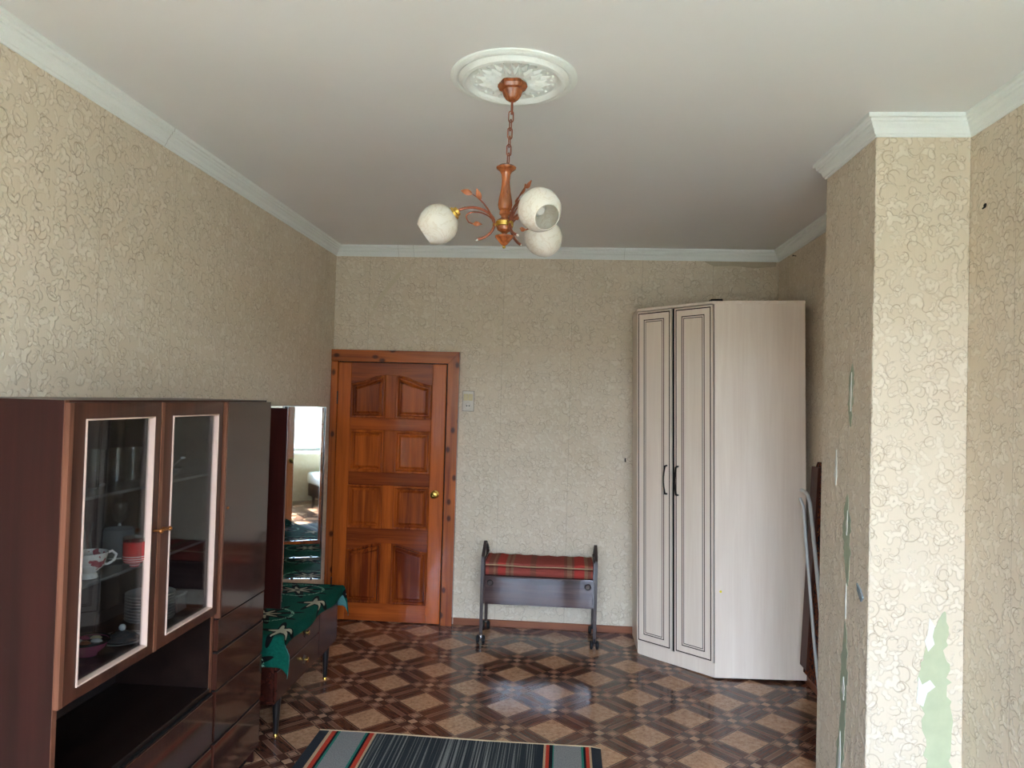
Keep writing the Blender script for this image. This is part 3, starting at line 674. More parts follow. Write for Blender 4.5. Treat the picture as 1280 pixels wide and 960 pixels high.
# ------------------------------------------------------------------ wall unit
CX, CB = -1.400, XL + 0.004       # front plane, back
def build_unit():
    Y0, Y1, H = 1.955, 3.365, 1.705
    t = thing('wall_unit', 'dark brown lacquered wall unit with two glass doors and a solid door', 'cabinet', ((CX + CB) / 2, (Y0 + Y1) / 2, 0))
    th = 0.018; fx = CX - 0.022
    obj('end_panel', MB().box(CB, fx + 0.006, Y0, Y0 + th, 0, H, 0.001), 'unit_end', t)
    obj('edge_strip', MB().box(fx + 0.006, fx + 0.008, Y0, Y0 + th, 0, H), 'unit_edge', t)
    obj('end_panel', MB().box(CB, fx, Y1 - th, Y1, 0, H, 0.001), 'unit_end', t)
    obj('top', MB().box(CB, fx + 0.004, Y0 + th, Y1 - th, H - th, H, 0.001), 'unit_end', t)
    obj('back_panel', MB().box(CB, CB + 0.006, Y0 + th, Y1 - th, 0.0, H - th), 'unit_in', t)
    YD = 2.893
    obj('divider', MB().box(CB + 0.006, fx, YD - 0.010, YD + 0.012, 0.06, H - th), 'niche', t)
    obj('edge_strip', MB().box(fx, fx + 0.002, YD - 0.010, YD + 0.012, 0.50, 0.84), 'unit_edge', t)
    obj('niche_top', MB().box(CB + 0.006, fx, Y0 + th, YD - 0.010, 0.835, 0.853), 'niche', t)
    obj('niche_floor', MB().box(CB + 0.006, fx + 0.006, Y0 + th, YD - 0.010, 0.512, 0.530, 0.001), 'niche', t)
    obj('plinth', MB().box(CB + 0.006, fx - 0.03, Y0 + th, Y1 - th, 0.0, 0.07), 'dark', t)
    obj('inner_floor', MB().box(CB + 0.006, fx, YD + 0.012, Y1 - th, 0.805, 0.82), 'unit_end', t)
    for z in (1.395, 1.125):
        sh = obj('shelf', MB().box(CB + 0.008, fx - 0.035, Y0 + th + 0.001, YD - 0.011, z, z + 0.010), 'shelf', t)
        sh['label'] = 'grey inner shelf'
    obj('inner_divider', MB().box(CB + 0.006, CB + 0.20, 2.435, 2.447, 0.854, H - th - 0.001), 'unit_end', t)
    # glass doors
    for a, b in ((1.958, 2.427), (2.431, 2.884)):
        z0, z1, w = 0.832, 1.698, 0.070
        d = obj('glass_door', MB().rings([[(x, y, z) for x, y, z in L] for L in (
            [(fx + 0.001, a, z0), (fx + 0.001, b, z0), (fx + 0.001, b, z1), (fx + 0.001, a, z1)],
            [(CX - 0.001, a, z0), (CX - 0.001, b, z0), (CX - 0.001, b, z1), (CX - 0.001, a, z1)],
            [(CX, a + 0.002, z0 + 0.002), (CX, b - 0.002, z0 + 0.002), (CX, b - 0.002, z1 - 0.002), (CX, a + 0.002, z1 - 0.002)],
            [(CX, a + w, z0 + 0.036), (CX, b - w * 0.6, z0 + 0.036), (CX, b - w * 0.6, z1 - 0.048), (CX, a + w, z1 - 0.048)],
            [(fx + 0.001, a + w, z0 + 0.036), (fx + 0.001, b - w * 0.6, z0 + 0.036), (fx + 0.001, b - w * 0.6, z1 - 0.048), (fx + 0.001, a + w, z1 - 0.048)],
            [(fx + 0.001, a, z0), (fx + 0.001, b, z0), (fx + 0.001, b, z1), (fx + 0.001, a, z1)])], False, False), 'unit_frame', t)
        ga, gb, g0, g1 = a + w, b - w * 0.6, z0 + 0.036, z1 - 0.048
        def fr(x, e): return [(x, ga + e, g0 + e), (x, gb - e, g0 + e), (x, gb - e, g1 - e), (x, ga + e, g1 - e)]
        bd = obj('bead', MB().rings([fr(fx + 0.002, 0.0), fr(CX + 0.004, 0.0), fr(CX + 0.005, 0.003), fr(CX + 0.003, 0.005), fr(fx + 0.004, 0.006), fr(fx + 0.002, 0.006), fr(fx + 0.002, 0.0)], False, False), 'bead', d)
        bd['label'] = 'pale bead around the glass'
        obj('pane', MB().box(fx + 0.004, fx + 0.008, ga + 0.004, gb - 0.004, g0 + 0.004, g1 - 0.004), 'glass', d)
        obj('edge_strip', MB().box(fx + 0.001, CX + 0.0015, a - 0.0015, a + 0.016, z0, z1), 'unit_edge', d)
        yh = b - 0.022 if a < 2 else a + 0.03
        h = obj('key_handle', MB().tube(bez((CX, yh, 1.256), (CX + 0.03, yh, 1.256), (CX + 0.028, yh + (0.02 if a < 2 else -0.0), 1.258), (CX + 0.024, yh + (0.035 if a < 2 else -0.035), 1.256), 8), 0.0042, 8).ball((CX + 0.026, yh, 1.256), 0.0085), 'copper', d)
        h['label'] = 'small brass pull'
    # right column: solid door, drawers
    a, b = 2.909, 3.362
    sd = obj('solid_door', MB().box(fx + 0.001, CX + 0.002, a, b, 0.806, 1.698, 0.002), 'unit', t)
    obj('edge_strip', MB().box(fx + 0.002, CX + 0.0035, a - 0.001, a + 0.012, 0.806, 1.698), 'unit_edge', sd)
    obj('lock', MB().lathe([(0, 0), (0.006, 0), (0.006, 0.003), (0, 0.004)], 12, Matrix.Translation((CX + 0.002, a + 0.04, 1.255)) @ Matrix.Rotation(PI / 2, 4, 'Y')), 'copper', sd)
    for z0, z1 in ((0.672, 0.800), (0.512, 0.660)):
        dr = obj('drawer', MB().box(fx + 0.001, CX, a - 0.002, b, z0, z1, 0.002), 'unit', t)
        obj('finger_groove', MB().box(fx + 0.002, CX - 0.006, a, b, z1 - 0.0005, z1 + 0.006), 'dark', dr)
    for z0, z1 in ((0.300, 0.504), (0.075, 0.288)):
        for p, q in ((Y0 + 0.020, YD - 0.004), (a - 0.002, b)):
            dr = obj('drawer', MB().box(fx + 0.001, CX, p, q, z0, z1, 0.002), 'unit', t)
            obj('finger_groove', MB().box(fx + 0.002, CX - 0.006, p, q, z1 - 0.0005, z1 + 0.005), 'dark', dr)
build_unit()

# things behind the glass
ZU, ZM, ZL = 1.406, 1.136, 0.854
def tumbler(x, y, z, h, r, label):
    o = obj('drinking_glass', MB().lathe([(0.0, 0.004), (r * 0.82, 0.004), (r, h), (r - 0.002, h), (r * 0.82 - 0.003, 0.010), (0.0, 0.010)], 20, Matrix.Translation((x, y, z))), 'crystal')
    tag(o, label, 'glass', 'tumblers on the upper shelf')
for (x, y), lb in zip(((-1.600, 2.375), (-1.585, 2.415 + 0.06), (-1.570, 2.545), (-1.68, 2.33)),
                      ('tall clear tumbler on the upper shelf, leftmost of the row', 'clear tumbler on the upper shelf, middle of the row', 'clear tumbler on the upper shelf, rightmost of the row', 'clear tumbler at the back of the upper shelf')):
    tumbler(x, y, ZU, 0.125, 0.030, lb)
def dish(name, x, y, z, prof, mat, label, cat, seg=28):
    o = obj(name, MB().lathe(prof, seg, Matrix.Translation((x, y, z))), mat); return tag(o, label, cat)
dish('serving_dish', -1.545, 2.17, ZU, [(0, 0.001), (0.05, 0.001), (0.055, 0.008), (0.10, 0.026), (0.10, 0.029), (0.052, 0.012), (0, 0.008)], 'crystal', 'shallow glass dish on the upper shelf behind the first glass door', 'dish')
b = thing('silver_bowl', 'small silver bowl with a spoon behind the second glass door', 'bowl', (-1.47, 2.61, ZU))
obj('bowl', MB().lathe([(0, 0.001), (0.02, 0.001), (0.022, 0.012), (0.045, 0.03), (0.052, 0.045), (0.049, 0.045), (0.042, 0.032), (0, 0.018)], 20, Matrix.Translation((-1.47, 2.61, ZU))), 'chrome', b)
obj('spoon', MB().tube([(-1.47, 2.60, ZU + 0.03), (-1.46, 2.63, ZU + 0.055), (-1.45, 2.66, ZU + 0.075)], 0.003, 6).ball((-1.448, 2.668, ZU + 0.08), 0.012, 8, (1, 1, 0.5)), 'chrome', b)
def cup(x, y, z, label, rot):
    t = thing('teacup', label, 'cup', (x, y, z)); mt = Matrix.Translation((x, y, z)); s = 1.25
    obj('cup_body', MB().lathe([(0, 0.001), (0.022 * s, 0.001), (0.020 * s, 0.010 * s), (0.016 * s, 0.014 * s), (0.034 * s, 0.030 * s), (0.042 * s, 0.056 * s), (0.044 * s, 0.066 * s), (0.041 * s, 0.066 * s), (0.036 * s, 0.034 * s), (0, 0.018 * s)], 24, mt), 'porcelain', t)
    c, s_ = math.cos(rot), math.sin(rot)
    obj('cup_handle', MB().tube([(x + c * d * s, y + s_ * d * s, z + h * s) for d, h in ((0.040, 0.058), (0.054, 0.062), (0.064, 0.052), (0.060, 0.038), (0.046, 0.030), (0.034, 0.030))], 0.0045, 8), 'porcelain', t)
cup(-1.500, 2.215, ZM, 'white teacup with pink flowers on the middle shelf', 0.9)
v = thing('glass_vase', 'tall clear glass vase holding a rolled white napkin', 'vase', (-1.60, 2.31, ZM))
obj('vase_body', MB().lathe([(0, 0.003), (0.034, 0.003), (0.040, 0.05), (0.032, 0.11), (0.040, 0.155), (0.038, 0.155), (0.029, 0.11), (0.036, 0.05), (0, 0.010)], 24, Matrix.Translation((-1.60, 2.31, ZM))), 'crystal', v)
obj('napkin', MB().tube([(-1.605, 2.33, ZM + 0.02), (-1.60, 2.30, ZM + 0.12), (-1.592, 2.265, ZM + 0.215)], [0.016, 0.022, 0.014], 10), plain('napkin_white', lin(190, 192, 190), 0.9, 0.1), v)
g = thing('glass_canister', 'grey glass canister standing on a plate on the middle shelf', 'canister', (-1.585, 2.50, ZM))
obj('saucer', MB().lathe([(0, 0.001), (0.05, 0.001), (0.075, 0.010), (0.073, 0.013), (0.05, 0.006), (0, 0.005)], 28, Matrix.Translation((-1.585, 2.50, ZM))), 'plate', g)
obj('canister_body', MB().lathe([(0, 0.007), (0.050, 0.007), (0.052, 0.012), (0.052, 0.105), (0.048, 0.105), (0.047, 0.016), (0, 0.014)], 28, Matrix.Translation((-1.585, 2.50, ZM))), plain('smoky_glass', lin(120, 124, 124), 0.15, 0.5), g)
c = thing('mug', 'dark striped mug beside the red jar', 'mug', (-1.49, 2.435, ZM))
obj('mug_body', MB().lathe([(0, 0.001), (0.030, 0.001), (0.034, 0.01), (0.034, 0.075), (0.031, 0.075), (0.030, 0.012), (0, 0.008)], 24, Matrix.Translation((-1.49, 2.435, ZM))), plain('mug_dark', lin(70, 68, 68), 0.2, 0.5, var=0.5, scale=40), c)
obj('mug_rim', MB().lathe([(0.0345, 0.07), (0.0355, 0.075), (0.0305, 0.0765), (0.0305, 0.07)], 24, Matrix.Translation((-1.49, 2.435, ZM))), 'plate', c)
j = thing('striped_jar', 'red candle jar with white stripes on the middle shelf', 'jar', (-1.452, 2.385, ZM))
obj('jar_body', MB().lathe([(0, 0.001), (0.014, 0.001), (0.018, 0.010), (0.034, 0.018), (0.038, 0.03), (0.038, 0.088), (0.0, 0.088)], 24, Matrix.Translation((-1.452, 2.385, ZM))), 'candle', j)
obj('jar_rim', MB().lathe([(0.0385, 0.084), (0.0395, 0.100), (0.037, 0.102), (0.036, 0.088)], 24, Matrix.Translation((-1.452, 2.385, ZM))), 'crystal', j)
q = thing('liqueur_goblet', 'small stemmed glass goblet behind the red jar', 'goblet', (-1.66, 2.62, ZM))
obj('goblet_bowl', MB().lathe([(0.004, 0.10), (0.024, 0.116), (0.028, 0.15), (0.026, 0.175), (0.024, 0.175), (0.025, 0.15), (0.0, 0.112)], 20, Matrix.Translation((-1.66, 2.62, ZM))), 'crystal', q)
obj('stem', MB().lathe([(0.026, 0.001), (0.026, 0.004), (0.006, 0.010), (0.004, 0.05), (0.006, 0.09), (0.004, 0.10)], 14, Matrix.Translation((-1.66, 2.62, ZM))), plain('frosted_stem', lin(190, 194, 194), 0.2, 0.5), q)
k = thing('pink_bowl', 'pink glazed bowl with a dark rim on the cabinet bottom', 'bowl', (-1.56, 2.315, ZL))
obj('bowl', MB().lathe([(0, 0.001), (0.030, 0.001), (0.034, 0.010), (0.056, 0.028), (0.066, 0.050), (0.062, 0.050), (0.050, 0.03), (0, 0.016)], 28, Matrix.Translation((-1.56, 2.315, ZL))), 'pink', k)
obj('bowl_rim', MB().lathe([(0.0665, 0.046), (0.068, 0.050), (0.066, 0.054), (0.0615, 0.053), (0.0615, 0.048)], 28, Matrix.Translation((-1.56, 2.315, ZL))), 'platerim', k)
for n_ in range(5):
    a_ = n_ * 1.26
    obj('wrapped_sweet', MB().ball((-1.56 + 0.03 * math.cos(a_), 2.315 + 0.03 * math.sin(a_), ZL + 0.045), 0.018, 8, (1.2, 0.8, 0.7)), ['plate', 'cream', 'pink', 'plate', 'leafmat'][n_], k)
k = thing('lidded_dish', 'white lidded dish with dark rings and a round knob', 'dish', (-1.53, 2.455, ZL))
obj('saucer', MB().lathe([(0, 0.001), (0.05, 0.001), (0.082, 0.012), (0.084, 0.014), (0.05, 0.007), (0, 0.006)], 32, Matrix.Translation((-1.53, 2.455, ZL))), 'plate', k)
obj('rim_band', MB().lathe([(0.068, 0.0085), (0.078, 0.0122), (0.077, 0.0128), (0.067, 0.0095)], 32, Matrix.Translation((-1.53, 2.455, ZL))), 'platerim', k)
obj('dish_lid', MB().lathe([(0.052, 0.008), (0.054, 0.014), (0.036, 0.030), (0.012, 0.038), (0, 0.040)], 28, Matrix.Translation((-1.53, 2.455, ZL))), plain('lid_dark', lin(84, 84, 82), 0.15, 0.5, var=0.5, scale=50), k)
obj('lid_knob', MB().ball((-1.53, 2.455, ZL + 0.050), 0.012, 12), 'plate', k)
for n_ in range(9):
    o = obj('dinner_plate', MB().lathe([(0, 0.001), (0.055, 0.001), (0.060, 0.003), (0.088, 0.013), (0.089, 0.0155), (0.060, 0.0065), (0, 0.005)], 32, Matrix.Translation((-1.575, 2.700, ZL + 0.0115 * n_))), 'plate')
    tag(o, 'white plate in the stack at the cabinet bottom, ' + ['lowest', 'second from the bottom', 'third from the bottom', 'fourth from the bottom', 'in the very middle', 'fourth from the top', 'third from the top', 'second from the top', 'topmost'][n_] + ' of nine', 'plate', 'plates stacked in the cabinet')
o = dish('crystal_bowl', -1.70, 2.30, ZL, [(0, 0.003), (0.04, 0.003), (0.055, 0.02), (0.078, 0.075), (0.090, 0.105), (0.086, 0.105), (0.072, 0.075), (0.05, 0.024), (0, 0.012)], 'crystal', 'cut crystal bowl at the back of the cabinet bottom', 'bowl', 18)
t = thing('small_box', 'small grey carton at the right of the cabinet bottom', 'box', (-1.56, 2.83, ZL))
obj('carton', MB().box(-1.60, -1.52, 2.80, 2.872, ZL + 0.0005, ZL + 0.06, 0.002), plain('carton_grey', lin(120, 120, 118), 0.7, 0.2), t)
obj('carton_lid', MB().box(-1.602, -1.518, 2.798, 2.874, ZL + 0.0602, ZL + 0.070, 0.002), plain('carton_lid_grey', lin(140, 140, 138), 0.7, 0.2), t)

# ------------------------------------------------------------------ dressing table
DX0, DX1, DY0, DY1, DZ0, DZ1 = XL + 0.02, -1.392, 3.53, 4.50, 0.205, 0.530
def build_dresser():
    t = thing('dressing_table', 'low reddish brown dressing table with black legs and folding mirrors', 'dresser', ((DX0 + DX1) / 2, (DY0 + DY1) / 2, 0))
    body = obj('body', MB().box(DX0, DX1 - 0.016, DY0, DY1, DZ0, DZ1 - 0.018, 0.003), 'dress', t)
    obj('top', MB().box(DX0, DX1 + 0.006, DY0 - 0.006, DY1 + 0.006, DZ1 - 0.018, DZ1, 0.004), 'dress', t)
    obj('bottom_rail', MB().box(DX0, DX1 - 0.008, DY0 - 0.003, DY1 + 0.003, DZ0 - 0.012, DZ0 + 0.003, 0.003), 'dress', t)
    ym = (DY0 + DY1) / 2
    for a, b, n in ((DY0 + 0.006, DY0 + 0.62, 2), (DY0 + 0.626, DY1 - 0.006, 1)):
        hh = (DZ1 - 0.022 - DZ0 - 0.01) / n
        for i in range(n):
            z0 = DZ0 + 0.006 + hh * i
            dr = obj('drawer', MB().box(DX1 - 0.016, DX1, a, b, z0, z0 + hh - 0.005, 0.003), 'dress', t)
            if n == 2:
                yk, zk = 3.915, z0 + hh * 0.5
                mk = Matrix.Translation((DX1, yk, zk)) @ Matrix.Rotation(PI / 2, 4, 'Y')
                pl_ = obj('knob_plate', MB().lathe([(0, 0), (0.022, 0.0), (0.020, 0.003), (0, 0.004)], 24, mk, (6, 0.3)), 'iron', dr)
                obj('knob', MB().lathe([(0, 0.003), (0.006, 0.004), (0.006, 0.014), (0.014, 0.018), (0.014, 0.024), (0.0, 0.028)], 14, mk), 'brass', dr)
    for x in (DX0 + 0.05, DX1 - 0.03):
        for y in (3.62, 4.375):
            lg = obj('leg', MB().lathe([(0.011, 0.0), (0.012, 0.012), (0.021, 0.18), (0.022, DZ0 - 0.012)], 14, Matrix.Translation((x, y, 0.0))), 'black', t)
            obj('leg_cap', MB().lathe([(0.0, 0.0003), (0.013, 0.0003), (0.0132, 0.012), (0.0126, 0.013)], 14, Matrix.Translation((x, y, 0.0))), 'brass', lg)
    # folding mirrors: a centre pane and two wings
    z0, z1 = 0.566, 1.656
    def wing(name, hx, hy, ang, w, face):
        """pane starting at the hinge (hx,hy), running along ang; face=+1 shows the mirror on the left of the run"""
        d = Vector((math.cos(ang), math.sin(ang), 0)); nrm = Vector((-d.y, d.x, 0)) * face; h0 = Vector((hx, hy, 0))
        def slab(a, b, lo, hi, t0, t1):
            mb = MB(); P = []
            for q in ((a, t0), (b, t0), (b, t1), (a, t1)): P.append(h0 + d * q[0] + nrm * q[1])
            return mb.rings([[(p.x, p.y, lo) for p in P], [(p.x, p.y, hi) for p in P]])
        bk = obj(name, slab(0, w, z0 - 0.004, z1 + 0.002, -0.014, -0.001), 'unit_end', t)
        obj('mirror_pane', slab(0.002, w - 0.002, z0, z1, 0.0, 0.004), 'mirror', bk)
        obj('chrome_edge', slab(w - 0.003, w + 0.001, z0 - 0.002, z1 + 0.004, -0.002, 0.006), 'chrome', bk)
        obj('chrome_edge', slab(0.0, w, z0 - 0.004, z0, -0.001, 0.007), 'chrome', bk)
        obj('chrome_edge', slab(0.0, w, z1, z1 + 0.004, -0.002, 0.005), 'chrome', bk)
        for a in (w * 0.3, w * 0.75):
            obj('clip', slab(a, a + 0.012, z0 - 0.008, z0 + 0.008, 0.002, 0.009), 'iron', bk)
        return bk
    bx = XL + 0.035
    wing('centre_mirror', bx, 3.90, PI / 2, 0.60, -1)
    wing('mirror_wing', bx + 0.008, 4.50, math.radians(10.0), 0.262, -1)
    wing('mirror_wing', bx + 0.008, 3.895, math.radians(0.0), 0.262, 1)
    obj('mirror_foot', MB().box(XL + 0.004, bx - 0.003, 3.95, 4.45, DZ1, DZ1 + 0.34, 0.003), 'unit_end', t)
    return t
build_dresser()

def build_blanket():
    nu, nv = 54, 110
    u0, u1 = DX0 + 0.005, DX1 + 0.075           # across, from wall to front overhang
    v0, v1 = DY0 - 0.165, DY1 + 0.145           # along
    ex, e0, e1 = DX1 + 0.010, DY0 - 0.010, DY1 + 0.010
    rd = random.Random(4)
    V, F, UV = [], [], []
    for j in range(nv + 1):
        for i in range(nu + 1):
            u = u0 + (u1 - u0) * i / nu; v = v0 + (v1 - v0) * j / nv
            wav = 0.004 * math.sin(9 * v + 3 * u) + 0.003 * math.sin(23 * u + 5 * v)
            du = max(0, u - ex); dn = max(0, e0 - v); df = max(0, v - e1)
            x, y, z = min(u, ex), min(max(v, e0), e1), DZ1 + 0.006 + max(0, wav) * 0.8
            side = max(dn, df)
            rr = 0.012
            def fold(e):                            # rounded edge
                if e < rr * PI / 2: a = e / rr; return rr * math.sin(a), rr * (1 - math.cos(a))
                return rr, rr + e - rr * PI / 2
            ox, dx_ = fold(du); oy, dy_ = fold(side)
            if du > 0 and side > 0:
                z -= (dx_ + dy_); k_ = min(1, min(du, side) / 0.05)
                ox += 0.030 * k_; oy -= 0.012 * k_ - 0.004
            else: z -= dx_ + dy_
            if du > 0: ox += 0.010 * math.sin(15 * v) * min(1, du / 0.05) + 0.006
            if side > 0: oy += (0.008 * math.sin(20 * u) + 0.006) * min(1, side / 0.05)
            if v > e1: z += 0
            x += ox; y += (-oy if dn > 0 else oy if df > 0 else 0)
            V.append((x, y, z)); UV.append((u - u0, v - v0))
    for j in range(nv):
        for i in range(nu):
            a = j * (nu + 1) + i; F.append((a, a + 1, a + nu + 2, a + nu + 1))
    me = bpy.data.meshes.new('blanket'); cx, cy, cz = (DX0 + DX1) / 2, (DY0 + DY1) / 2, DZ1
    me.from_pydata([(x - cx, y - cy, z - cz) for x, y, z in V], [], F)
    ul = me.uv_layers.new(name='UVMap')
    for lp in me.loops: ul.data[lp.index].uv = UV[lp.vertex_index]
    me.shade_smooth(); me.materials.append(M['blanket']); me.materials.append(M['underside'])
    o = bpy.data.objects.new('blanket', me); COL.objects.link(o); o.location = (cx, cy, cz)
    md = o.modifiers.new('thickness', 'SOLIDIFY'); md.thickness = 0.004; md.offset = 1; md.material_offset = 1; md.material_offset_rim = 1
    tag(o, 'green woven blanket with black and cream star motifs covering the dressing table', 'blanket')
build_blanket()

# ------------------------------------------------------------------ trolley bench
def build_trolley():
    X0, X1, Yf, Yk = -0.556, 0.250, 5.165, 5.505
    t = thing('trolley_bench', 'low bench on castors with brown steel sides and dark wooden box', 'bench', (-0.15, 5.33, 0))
    for x in (X0, X1):
        s = 1 if x == X0 else -1
        bar = [(x, Yf, 0.055), (x, Yf, 0.585), (x, Yf + 0.01, 0.61), (x, Yf + 0.15, 0.685), (x, Yf + 0.17, 0.69), (x, Yk - 0.17, 0.69), (x, Yk - 0.15, 0.685), (x, Yk - 0.01, 0.61), (x, Yk, 0.585), (x, Yk, 0.055)]
        mb = MB(); loops = []
        for i, p in enumerate(bar):
            p = Vector(p); a = Vector(bar[max(0, i - 1)]); b = Vector(bar[min(len(bar) - 1, i + 1)]); d = (b - a).normalized(); nn = Vector((0, -d.z, d.y))
            loops.append([p + Vector((0.011, 0, 0)) + nn * 0.008, p + Vector((-0.011, 0, 0)) + nn * 0.008, p + Vector((-0.011, 0, 0)) - nn * 0.008, p + Vector((0.011, 0, 0)) - nn * 0.008])
        mb.rings(loops); fr = obj('side_frame', mb, 'steel', t)
        obj('side_board', MB().box(x + s * 0.013 - 0.006, x + s * 0.013 + 0.006, Yf + 0.014, Yk - 0.014, 0.28, 0.60, 0.002), 'trolley', t)
        for y in (Yf, Yk):
            cs = obj('castor', MB().box(x - 0.010, x + 0.010, y - 0.012, y + 0.012, 0.040, 0.058, 0.003).tube([(x, y, 0.05), (x, y, 0.075)], 0.010, 10), 'chrome' if x == X0 else 'rubber', t)
            for q in (-0.020, 0.020):
                obj('castor_wheel', MB().lathe([(0.0, -0.011), (0.022, -0.011), (0.030, -0.005), (0.030, 0.005), (0.022, 0.011), (0.0, 0.011)], 18, Matrix.Translation((x + q, y, 0.0306)) @ Matrix.Rotation(PI / 2, 4, 'Y')), 'rubber', cs)
    a, b = X0 + 0.02, X1 - 0.02
    fp = obj('front_board', MB().prism([(Yf + 0.027, 0.275), (Yf + 0.041, 0.275), (Yf + 0.029, 0.468), (Yf + 0.015, 0.468)], lambda u, v, d: (d, u, v), a, b), 'trolley', t)
    obj('back_board', MB().box(a, b, Yk - 0.032, Yk - 0.016, 0.275, 0.468, 0.002), 'trolley', t)
    obj('bottom_board', MB().box(a, b, Yf + 0.042, Yk - 0.032, 0.275, 0.287), 'trolley', t)
    obj('seat_board', MB().box(a, b, Yf + 0.02, Yk - 0.02, 0.4685, 0.478), 'trolley', t)
    for x in (X0 + 0.055, X1 - 0.055):
        mk = Matrix.Translation((x, Yf + 0.0175, 0.428)) @ Matrix.Rotation(PI / 2, 4, 'X')
        k = obj('round_pull', MB().lathe([(0, 0.0), (0.020, 0.0), (0.020, 0.010), (0.016, 0.012), (0.014, 0.006), (0, 0.005)], 20, mk), 'black', t)
        obj('pull_ring', MB().lathe([(0.0205, 0.0), (0.023, 0.002), (0.0215, 0.008), (0.0205, 0.010)], 20, mk), 'steel', k)
    # seat pad: folded red textile
    c = thing('seat_pad', 'folded red and brown plaid pad lying on the trolley bench', 'cushion', (-0.15, 5.33, 0.478))
    p0, p1 = a + 0.002, b - 0.002
    def pad(z0, z1, y0, y1, dip):
        mb = MB(); loops = []
        n = 24
        for i in range(n + 1):
            x = p0 + (p1 - p0) * i / n; k_ = dip * math.sin(PI * i / n) + 0.003 * math.sin(i * 1.7)
            r = (z1 - z0) / 2
            L = []
            for q in range(6): a_ = PI / 2 + PI * q / 5; L.append((x, y0 + r + r * math.cos(a_), (z0 + z1) / 2 + r * math.sin(a_) - (k_ if math.sin(a_) > 0 else 0)))
            for q in range(6): a_ = -PI / 2 + PI * q / 5; L.append((x, y1 - r + r * math.cos(a_), (z0 + z1) / 2 + r * math.sin(a_) - (k_ if math.sin(a_) > 0 else 0)))
            loops.append(L)
        return mb.rings(loops)
    obj('pad_layer', pad(0.480, 0.545, Yf + 0.008, Yk - 0.03, 0.0), 'plaid', c)
    tp = obj('pad_layer', pad(0.548, 0.582, Yf - 0.002, Yk - 0.025, 0.004), 'plaid', c)
    obj('piping', MB().tube([(p0 + (p1 - p0) * i / 12, Yf - 0.004, 0.562 - 0.003 * math.sin(PI * i / 12) + 0.002 * math.sin(i)) for i in range(13)], 0.004, 6), 'hem', tp)
build_trolley()

